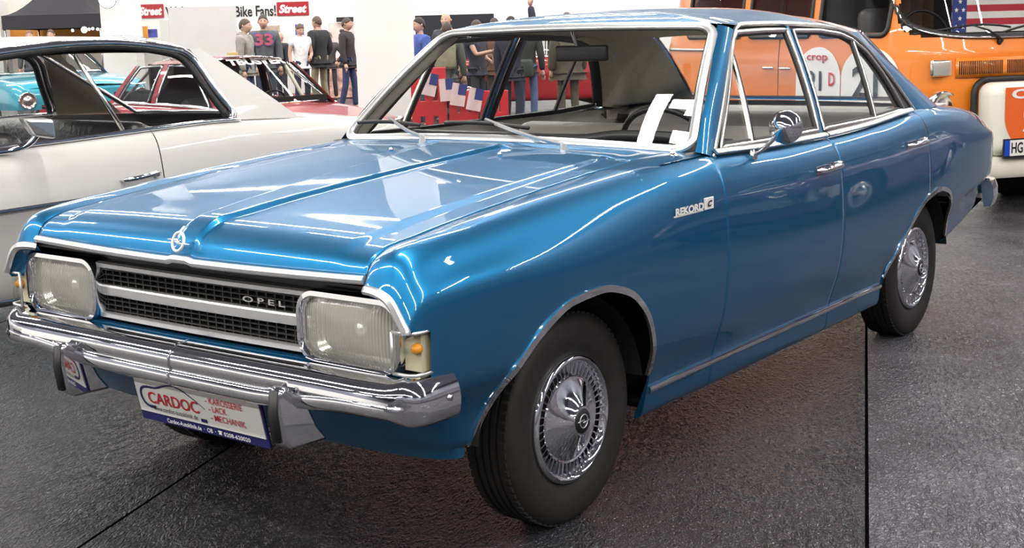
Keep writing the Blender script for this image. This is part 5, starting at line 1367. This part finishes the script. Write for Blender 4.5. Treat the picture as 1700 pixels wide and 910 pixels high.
# partition boards and posters
M['board'] = pm('pale grey board', (.66, .62, .60), .7, noise=(3, .03)); M['post1'] = pm('blue and red poster', (.07, .10, .42), .6, noise=(4, .6)); M['post2'] = pm('beige poster', (.45, .38, .30), .6, noise=(5, .4)); M['post3'] = pm('pale poster', (.70, .66, .62), .6, noise=(4, .15))
bd_ = hb('display_board', 298, 408, 0.02, zz(350, 11, 22.0), 22.0, .06, M['board']); tag(bd_, 'large pale grey display board standing in front of the white banner', 'board')
M['panel2'] = pm('pale panel', (.62, .60, .56), .7)
tag(hb('partition_panel', 283, 297, .02, zz(290, 33, 24.), 24.0, .06, M['panel2']), 'narrow pale panel standing left of the large grey display board', 'panel')
for a, b, c, d, m_, l_ in ((260, 48, 278, 62, 'post1', 'small blue and red poster on the wall left of the grey board'), (455, 42, 479, 60, 'post2', 'beige poster on the wall behind the man in the numbered sweater'), (504, 40, 518, 58, 'post1', 'blue poster on the wall above the man in the white shirt'),
                           (558, 37, 600, 95, 'post3', 'large pale poster on the wall behind the booth counter'), (534, 40, 547, 62, 'post2', 'beige poster edge behind the man in khaki trousers')):
    wall_board('poster', l_, 'poster', a, b, c, d, 32.6, M[m_], .02, 'posters on the back wall')
wall_board('sign_board', 'narrow black sign above the large pale poster', 'sign', 572, 28, 600, 36, 32.5, M['ink'], .04)
dk = wall_board('dark_screen', 'black screen panel behind the visitors right of the white column', 'screen', 701, 24, 830, 200, 26.0, pm('black screen cloth', (.02, .022, .03), .8), .06)
dk.location.z -= 0
# booth counter with colourful print on a red carpet
M['print'] = pm('pink and tan comic print', (.72, .38, .30), .6, noise=(9, .55))
ct = hb('booth_counter', 548, 600, .02, zz(575, 96, 29.5), 29.5, .5, M['print']); tag(ct, 'booth counter with a pink and orange printed front on red carpet', 'counter')
q = hall((560 - 850) / FPX * 30.9, 30.9, .006); rc = rbox('carpet', (0, 0, 0), (3.2, 2.6, .012), 0, pm('red carpet', (.55, .06, .05), .9, noise=(40, .2)), None); rc.location = q; rc.rotation_euler = (0, 0, HALL_ROT); tag(rc, 'red carpet under the booth counter at the back of the hall', 'carpet')
# black pop-up tent
DT = 30.0; tw = (187 - 25) * DT / FPX; tc_ = hall((106 - 850) / FPX * DT, DT + tw / 2, 0)
tent = empty('canopy_tent', tuple(tc_), HALL_ROT); tag(tent, 'black pop-up canopy tent at the back left of the hall', 'tent')
M['tent'] = pm('black tent cloth', (.022, .02, .026), .7); zv0, zv1, zpk = zz(100, 47, DT), zz(100, 24, DT), zz(100, 24, DT) + 1.25
G = []
for k in range(33):
    a = 2 * PI * k / 32 + PI / 4; c_, s_ = math.cos(a), math.sin(a); q = 1 / max(abs(c_), abs(s_)); row = []
    for u in np.linspace(0, 1, 10):
        r = tw / 2 * q * u; row.append((r * c_, r * s_, zpk - (zpk - zv1) * (1 - (1 - u) ** 1.7)))
    row.append((tw / 2 * q * c_ * 1.0, tw / 2 * q * s_, zv0)); G.append(row)
V, F = grid(np.array(G)); mk('canopy', V, F, M['tent'], tent, sharp=40)
for sx in (-1, 1):
    for sy in (-1, 1):
        b_ = MB(); b_.tube([(sx * (tw / 2 - .04), sy * (tw / 2 - .04), 0), (sx * (tw / 2 - .04), sy * (tw / 2 - .04), zv1)], .028, 8); mk('leg', b_.V, b_.F, M['brushed'], tent)
bk_ = MB(); bk_.box((0, tw / 2 + .1, 1.75), (tw + 3.0, .04, 1.0)); ob = mk('orange_panel', [(0, 0, 0)], [], M['orange']); bpy.data.objects.remove(ob)
oo = rbox('orange_panel', (0, 0, 0), (5.2, .05, .62), 0, pm('orange banner cloth', (.75, .32, .05), .7), None); oo.location = hall((90 - 850) / FPX * 32.4, 32.4, zz(90, 52, 32.4)); oo.rotation_euler = (0, 0, HALL_ROT); tag(oo, 'long orange banner on the wall behind the black tent', 'banner')
# lamps: a bright spot under the tent and a disc floodlight on the left column
M['lampglow'] = pm('lamp glow', (1, 1, 1), .5, emit=((1.0, .92, 1.0), 14)); M['lampwarm'] = pm('warm bulb glow', (1, .9, .7), .5, emit=((1.0, .9, .7), 9))
def lamp_(name, label, px, py, depth, r, em):
    root = empty(name, tuple(frame(px, py, depth)), HALL_ROT); tag(root, label, 'lamp')
    v_, f_ = lathe([(r * .2, .14), (r * .8, .10), (r, .0), (r * .94, -.015), (r * .90, .0)], 24, 'y'); mk('housing', v_, f_, M['black'], root, sharp=40)
    v_, f_ = lathe([(0, -.03), (r * .6, -.02), (r * .9, 0)], 24, 'y'); mk('bulb', v_, f_, em, root); return root
lamp_('stage_lamp', 'round stage lamp glowing white against the left column', 200, -2, 26.6, .19, M['lampglow'])
lamp_('spotlight', 'small glaring spotlight under the black tent', 159, 49, 29.2, .075, M['lampglow'])
for px, py in ((140, 50), (167, 48), (173, 47), (181, 48)):
    lamp_('light_bulb', 'small warm bulb in the string of lights under the black tent', px, py, 29.6, .035, M['lampwarm'])['group'] = 'string of bulbs under the tent'
# yellow box standing on the far side of the red race car
yb_o = rbox('cardboard_box', (0, 0, 0), (.13, .11, .075), .004, pm('yellow card', (.62, .45, .16), .7), None); yb_o.location = frame(397, 93.0, 17.6); yb_o.rotation_euler = (0, 0, HALL_ROT)
pb = hb('pedestal', 391, 404, 0, zz(397, 96.0, 17.6), 17.57, .12, M['board']); tag(pb, 'slim pale pedestal behind the red race car', 'pedestal'); tag(yb_o, 'small yellow box on the pedestal behind the red race car', 'box')
yb_o.location.z = zz(397, 96.0, 17.6) + .0375; c = pb.location; yb_o.location.x, yb_o.location.y = c.x, c.y
# red crowd barriers with flag bunting
M['barrier'] = pm('red plastic barrier', (.62, .02, .03), .4, 0, .3)
DB = 15.2
def barrier(px0, px1, depth, ztop, label):
    w_ = (px1 - px0) / FPX * depth; root = empty('crowd_barrier', tuple(hall(((px0 + px1) / 2 - 850) / FPX * depth, depth, 0)), HALL_ROT); tag(root, label, 'barrier', 'red plastic barriers')
    fr = MB(); t_ = .07
    fr.box((0, 0, ztop - .05), (w_, t_, .10)); fr.box((0, 0, .12), (w_, t_, .12)); fr.box((0, 0, ztop * .52), (w_, t_, .18))
    for x in (-w_ / 2 + .05, w_ / 2 - .05, 0): fr.box((x, 0, ztop / 2 + .03), (.10, t_ * .98, ztop - .08))
    mk('frame', fr.V, fr.F, M['barrier'], root, smooth=False, bev=.008)
    for x in (-w_ * .35, w_ * .35): b_ = MB(); b_.box((x, 0, .03), (.12, .5, .06)); mk('foot', b_.V, b_.F, M['rubber'], root, smooth=False)
    text('barrier_word', 'MELTO', (-.10, -t_ / 2 - .004, ztop * .50), (1, 0, 0), (0, 0, 1), M['cloth'], root, height=.05, width=.2) if False else None
    return root
barrier(690, 748, DB, zz(720, 112, DB), 'red plastic barrier seen at the far left through the windscreen, taller than its neighbours')
barrier(752, 800, DB, zz(775, 150, DB), 'low red plastic barrier seen through the middle of the left windscreen half'); barrier(803, 850, DB, zz(826, 150, DB), 'low red plastic barrier partly behind the windscreen centre pillar')
for i, (px, py, tilt) in enumerate(((721, 140, .25), (749, 149, -.05), (768, 157, .18), (795, 165, .22))):
    fl = empty('bunting_flag', tuple(hall((px - 850) / FPX * (DB - .12), DB - .12, zz(px, py, DB - .12))), HALL_ROT); tag(fl, ['small paper flag on the tall red barrier, leftmost of the bunting', 'small upright paper flag at the joint of two red barriers', 'small paper flag in the middle of the low red barrier', 'small paper flag lowest and rightmost of the bunting'][i], 'flag', 'paper flag bunting')
    fl.rotation_euler = (0, tilt, HALL_ROT)
    V, F = grid(np.array([[(x, .01 * math.sin(x * 30), z) for z in (-.13, .13)] for x in np.linspace(-.085, .085, 8)])); mk('cloth', V, F, pm('printed paper flag', (.80, .62, .62), .8), fl)
    V, F = grid(np.array([[(x, .01 * math.sin(x * 30) - .003, z) for z in (.0, .13)] for x in np.linspace(-.01, .085, 6)])); mk('canton', V, F, M['flagblue'], fl)

# ================================================================== VISITORS
SK = pm('skin', (.56, .33, .24), .55); M['skin'] = SK
cmats = {}
def cl(col, rough=.8):
    k = tuple(col)
    if k not in cmats: cmats[k] = pm('cloth %d' % len(cmats), col, rough, noise=(14, .18))
    return cmats[k]
def skinned(verts, edges, radii, sub=1):
    me = bpy.data.meshes.new('tmp'); me.from_pydata([tuple(v) for v in verts], edges, [])
    o = bpy.data.objects.new('tmp', me); COL.objects.link(o)
    o.modifiers.new('s', 'SKIN'); sd = o.modifiers.new('d', 'SUBSURF'); sd.levels = sub; sd.render_levels = sub
    for i, r in enumerate(radii):
        q = me.skin_vertices[0].data[i]; q.radius = (r, r) if np.isscalar(r) else r; q.use_root = i == 0
    dg = bpy.context.evaluated_depsgraph_get(); m2 = bpy.data.meshes.new_from_object(o.evaluated_get(dg))
    V = np.array([v.co[:] for v in m2.vertices]); F = [tuple(p.vertices) for p in m2.polygons]
    bpy.data.objects.remove(o); bpy.data.meshes.remove(me); bpy.data.meshes.remove(m2); return V, F
ARMS = {'down': ((.235, .01, 1.13), (.245, -.05, .88)), 'pocket': ((.26, .05, 1.14), (.20, -.08, .93)), 'front': ((.23, -.02, 1.13), (.10, -.22, 1.06)), 'raised': ((.32, -.10, 1.62), (.26, -.14, 1.88)), 'hip': ((.34, .04, 1.16), (.20, -.04, .98)), 'point': ((.24, -.14, 1.18), (.16, -.40, 1.24))}
def person(label, px, depth, face, H=1.74, top=(.05, .05, .05), legs=(.04, .06, .14), hair=(.05, .03, .02), arms=('down', 'down'), long_hair=False, bald=False, lean=0.0, nod=0.0, stride=0.0, sleeves=True, hood=False, shoes=(.02, .02, .02), bulk=1.0, extra=None):
    k = H / 1.75; root = empty('person', tuple(hp(px, depth)), HALL_ROT + math.radians(face)); tag(root, label, 'person')
    def pos(p, ln=True):
        x, y, z = p
        if ln and z > .95: y -= lean * (z - .95)
        return np.array([x, y, z]) * k
    nk = pos((0, .01, 1.475)); hd = pos((0, -.015, 1.60))
    hip, knee, ank, toe = [], [], [], []
    for s in (-1, 1):
        f = stride * s
        hip.append(pos((s * .095, 0, .92))); knee.append(pos((s * .105, -.03 - .5 * f, .50))); ank.append(pos((s * .11, .03 - f, .09))); toe.append(pos((s * .13, -.13 - f, .03)))
    sh_, el, wr_ = [], [], []
    for i, s in enumerate((-1, 1)):
        e_, w_ = ARMS[arms[i]]; sh_.append(pos((s * .185, .01, 1.40))); el.append(pos((s * e_[0], e_[1], e_[2]))); wr_.append(pos((s * w_[0], w_[1], w_[2])))
    pel, wst, chs = pos((0, 0, .96)), pos((0, -.005, 1.14)), pos((0, 0, 1.34))
    # body
    Vs = [pel, wst, chs, nk, hd] + hip + knee + ank + toe + sh_ + el + wr_
    E = [(0, 1), (1, 2), (2, 3), (3, 4), (0, 5), (0, 6), (5, 7), (6, 8), (7, 9), (8, 10), (9, 11), (10, 12), (2, 13), (2, 14), (13, 15), (14, 16), (15, 17), (16, 18)]
    R = [(.11, .085), (.10, .08), (.115, .085), .05, .055] + [.075] * 2 + [.05] * 2 + [.036] * 2 + [.03] * 2 + [.055] * 2 + [.04] * 2 + [.027] * 2
    R = [tuple(np.array(r) * k) if not np.isscalar(r) else r * k for r in R]
    BV, BF = skinned(Vs, E, R); bb = MB(); bb.add(BV, BF)
    # head with face, ears and hands on the same mesh
    ca, sa = math.cos(nod), math.sin(nod)
    def hv(p): p = np.array(p) * k; return hd + np.array([p[0], p[1] * ca + p[2] * sa * -1, p[2] * ca + p[1] * sa]) if False else hd + np.array([p[0], p[1] * ca - p[2] * sa, p[1] * sa + p[2] * ca])
    G = []
    for i in range(15):
        th = PI * i / 14; row = []
        for j in range(21):
            ph = 2 * PI * j / 20; x, y, z = math.sin(th) * math.sin(ph), -math.sin(th) * math.cos(ph), math.cos(th)
            wq = .076 * (1 - .16 * max(0, -z)); dq = .096; y2 = y * dq * (1 - .10 * max(0, -z) * (y > 0)) + (-.012 if z < -.2 else 0) * max(0, -y)
            if y < -.6 and abs(x) < .22 and -.35 < z < .15: y2 -= .020 * (1 - abs(x) / .22)
            if y < -.55 and .12 < z < .30 and abs(x) > .12: y2 += .008
            row.append(hv((x * wq, y2, z * .118 + .015)))
        G.append(row)
    V, F = grid(np.array(G)); bb.add(V, F)
    for s in (-1, 1):
        bb.tube([hv((s * .074, .005, .0)), hv((s * .086, .012, .012)), hv((s * .080, .012, .035))], [.010 * k, .013 * k, .008 * k], 6)
    for i, s in enumerate((-1, 1)):
        d = wr_[i] - el[i]; d /= np.linalg.norm(d); sdv = np.cross(d, [0, 1.0, .2]); sdv /= np.linalg.norm(sdv); nrm = np.cross(sdv, d)
        P0 = wr_[i]; bb.tube([P0, P0 + d * .04 * k, P0 + d * .085 * k], [.026 * k, .036 * k, .036 * k], 8)
        for q, (o_, ln_) in enumerate(((-.027, .062), (-.009, .075), (.009, .070), (.026, .055))):
            b0 = P0 + d * .082 * k + sdv * o_ * k; bb.tube([b0, b0 + d * ln_ * .5 * k + nrm * .006 * k, b0 + d * ln_ * .95 * k + nrm * .022 * k], [.010 * k, .009 * k, .007 * k], 6)
        b0 = P0 + d * .03 * k - sdv * .030 * k * s; bb.tube([b0, b0 + d * .03 * k - sdv * .022 * k * s + nrm * .012 * k, b0 + d * .062 * k - sdv * .026 * k * s + nrm * .02 * k], [.012 * k, .010 * k, .008 * k], 6)
    body_ = mk('body', bb.V, bb.F, SK, root)
    # eyes, brows and mouth
    for s in (-1, 1):
        v_, f_ = lathe([(0, -.008), (.006, -.006), (.009, 0)], 8, 'y'); mk('eye', np.array(v_) * k + hv((s * .030, -.086, .032)), f_, cl((.03, .02, .02)), body_)
    V, F = sweep([hv((x, -.093 + abs(x) * .25, -.050)) for x in np.linspace(-.022, .022, 5)], .004 * k, 6); mk('mouth', V, F, cl((.35, .12, .10)), body_)
    # hair
    if not bald:
        G = []
        for i in range(12):
            th = PI * (.0 + .62 * i / 11); row = []
            for j in range(21):
                ph = 2 * PI * j / 20; back = .5 - .5 * math.cos(ph + 0) ; lim = .34 + .30 * (.5 - .5 * math.cos(ph)) * 1.0
                t_ = th / (PI * .62) * PI * lim; x, y, z = math.sin(t_) * math.sin(ph), -math.sin(t_) * math.cos(ph), math.cos(t_)
                row.append(hv((x * .0795, y * .101 + .004, z * .122 + .016)))
            G.append(row)
        V, F = grid(np.array(G)); mk('hair', V, F, cl(hair, .6), body_, solid=.003 * k, off=0)
        if long_hair:
            G = []
            for i in range(8):
                u = i / 7; row = []
                for j in range(13):
                    ph = PI * (.42 + 1.16 * j / 12); row.append(hv((math.sin(ph) * (.086 + .035 * u), -math.cos(ph) * (.105 - .02 * u) + .01, .06 - .27 * u)))
                G.append(row)
            V, F = grid(np.array(G)); mk('hair', V, F, cl(hair, .6), body_, solid=.008 * k, off=0)
    # jacket / shirt
    g_ = 1.16 * bulk
    Vs = [pel, wst, chs, nk] + sh_ + el + wr_ + [pos((0, 0, .86))]; E = [(0, 10), (0, 1), (1, 2), (2, 3), (2, 4), (2, 5), (4, 6), (5, 7), (6, 8), (7, 9)]
    R = [(.165 * bulk, .135 * bulk), (.155 * bulk, .130 * bulk), (.170 * bulk, .138 * bulk), .064, .076 * g_, .076 * g_, .058 * g_, .058 * g_, .044 * g_, .044 * g_, (.178 * bulk, .150 * bulk)]
    if not sleeves:
        E = [(0, 8)] + E[1:-2]; Vs = Vs[:8] + [Vs[10]]; Vs[6] = (sh_[0] + el[0]) / 2 * 1.0; Vs[7] = (sh_[1] + el[1]) / 2; R = R[:8] + [R[10]]
    R = [tuple(np.array(r) * k) if not np.isscalar(r) else r * k for r in R]
    V, F = skinned(Vs, E, R); V = V.copy(); V[:, 2] = np.where(V[:, 2] < .86 * k, .86 * k + (V[:, 2] - .86 * k) * .3, V[:, 2]) if sleeves is False else V[:, 2]
    tp_ = mk('jacket' if sleeves else 'shirt', V, F, cl(top), body_)
    if hood:
        V, F = sweep([nk + np.array([.075 * math.sin(a), .03 + .06 * math.cos(a), .0 + .02 * math.cos(a)]) * k for a in np.linspace(0, 2 * PI, 16, endpoint=False)], .034 * k, 8, closed=True); mk('hood', V, F, cl(top), body_)
    Vs = [pel] + hip + knee + ank; Vs = Vs; E = [(0, 1), (0, 2), (1, 3), (2, 4), (3, 5), (4, 6)]; R = [(.118, .095), .083, .083, .068, .068, .056, .056]
    R = [tuple(np.array(r) * k) if not np.isscalar(r) else r * k for r in R]
    V, F = skinned(Vs, E, R); mk('trousers', V, F, cl(legs), body_)
    for i in range(2):
        V, F = sweep([ank[i] + np.array([0, .05, -.035]) * k, ank[i] + np.array([0, .0, -.035]) * k, (ank[i] + toe[i]) / 2 + np.array([0, 0, -.012]) * k, toe[i] + np.array([0, -.03, .012]) * k, toe[i] + np.array([0, -.06, .008]) * k], [.034 * k, .046 * k, .044 * k, .038 * k, .018 * k], 10); V = np.array(V); V[:, 2] = np.maximum(V[:, 2], .002)
        mk('shoe', V, F, cl(shoes, .5), body_)
    return root, body_, k, nk
def stxt(root, s_, z, h, w_, col, y=-.135): text('sweater_number', s_, (0, y, z), (1, 0, 0), (0, 0, 1), cl(col), root, height=h, width=w_, bold=.04, align='C')
person('person in a grey hooded sweater facing right beside the grey display board', 421, 21.0, 80, 1.72, (.28, .26, .23), (.05, .07, .13), (.07, .045, .03), ('down', 'pocket'), hood=True)
r_, b_, k_, n_ = person('person in a dark grey sweater with blue and red numbers on the chest', 452, 22.2, 10, 1.80, (.085, .09, .10), (.05, .06, .10), (.04, .03, .025), ('down', 'down'), bulk=1.1); stxt(b_, '33', 1.33 * k_, .20, .30, (.45, .10, .14), -.145); stxt(b_, '33', 1.33 * k_, .225, .33, (.10, .10, .40), -.140)
person('bald person in dark clothes behind the man in the numbered sweater', 479, 27.5, -40, 1.52, (.02, .02, .03), (.03, .03, .04), arms=('pocket', 'down'), bald=True)
person('person in a white short-sleeved shirt looking down beside the man in khaki trousers', 511, 24.6, 35, 1.66, (.78, .77, .78), (.03, .03, .06), (.10, .06, .04), ('down', 'front'), nod=.35, sleeves=False)
person('person in a black jacket and khaki trousers seen half from behind', 541, 25.2, -125, 1.80, (.022, .022, .026), (.30, .27, .17), (.09, .055, .035), ('pocket', 'pocket'), stride=.04, bulk=1.12, nod=.1)
person('person in a dark top half hidden behind the man in khaki trousers', 559, 28.5, -10, 1.50, (.06, .045, .05), (.03, .03, .04), (.20, .11, .06), ('hip', 'hip'))
person('person in a dark hooded jacket and blue jeans walking past the white column', 588, 24.3, 75, 1.74, (.035, .028, .03), (.035, .05, .12), (.06, .04, .03), ('down', 'down'), stride=.10, hood=True)
person('person in a blue jacket with black hair beside the black screen', 708, 19.0, -60, 1.64, (.06, .10, .35), (.04, .05, .09), (.02, .015, .015), ('front', 'front'))
person('bald person just above the blue car roof near the windscreen corner', 752, 20.5, -20, 1.72, (.04, .04, .05), (.03, .03, .04), bald=True, arms=('down', 'down'))
r_, b_, k_, n_ = person('person carrying a pale backpack seen through the windscreen', 752, 18.2, 170, 1.56, (.10, .11, .09), (.06, .06, .07), (.06, .04, .03), ('down', 'down')) ; rbox('backpack', (0, .17 * k_, 1.24 * k_), (.30, .16, .42), .06, cl((.34, .32, .22)), r_)
person('person in a dark top with bare forearms beside the red barriers', 800, 19.0, 60, 1.58, (.03, .03, .05), (.05, .05, .06), (.05, .03, .02), ('point', 'front'), sleeves=False)
person('person in a brown jacket seen left of the far door pillar', 830, 20.6, 20, 1.62, (.16, .075, .045), (.05, .04, .04), (.05, .03, .02), ('front', 'down'), bulk=1.2)
person('person in a navy coat whose raised arm shows above the blue car roof', 857, 17.4, 150, 1.60, (.02, .022, .04), (.02, .025, .05), (.03, .02, .02), ('raised', 'down'))
r_, b_, k_, n_ = person('person with long blond hair, black top and blue jeans seen from behind through the windscreen', 882, 19.2, 165, 1.60, (.025, .028, .026), (.10, .15, .30), (.55, .43, .20), ('down', 'down'), long_hair=True, lean=.08); rbox('shoulder_bag', (.04, .20 * k_, .93 * k_), (.36, .14, .26), .05, cl((.045, .055, .045)), r_)
person('stout person in olive work clothes seen between the far rear door windows', 950, 18.0, 200, 1.64, (.10, .09, .06), (.11, .095, .065), (.05, .04, .03), ('down', 'down'), bulk=1.35)
person('person with reddish hair beside the orange banner under the tent', 69, 28.6, 10, 1.72, (.10, .10, .12), (.05, .05, .06), (.20, .09, .05)); person('person with dark hair standing in the middle under the tent', 104, 28.9, 0, 1.73, (.12, .08, .05), (.05, .05, .06), (.08, .05, .04))
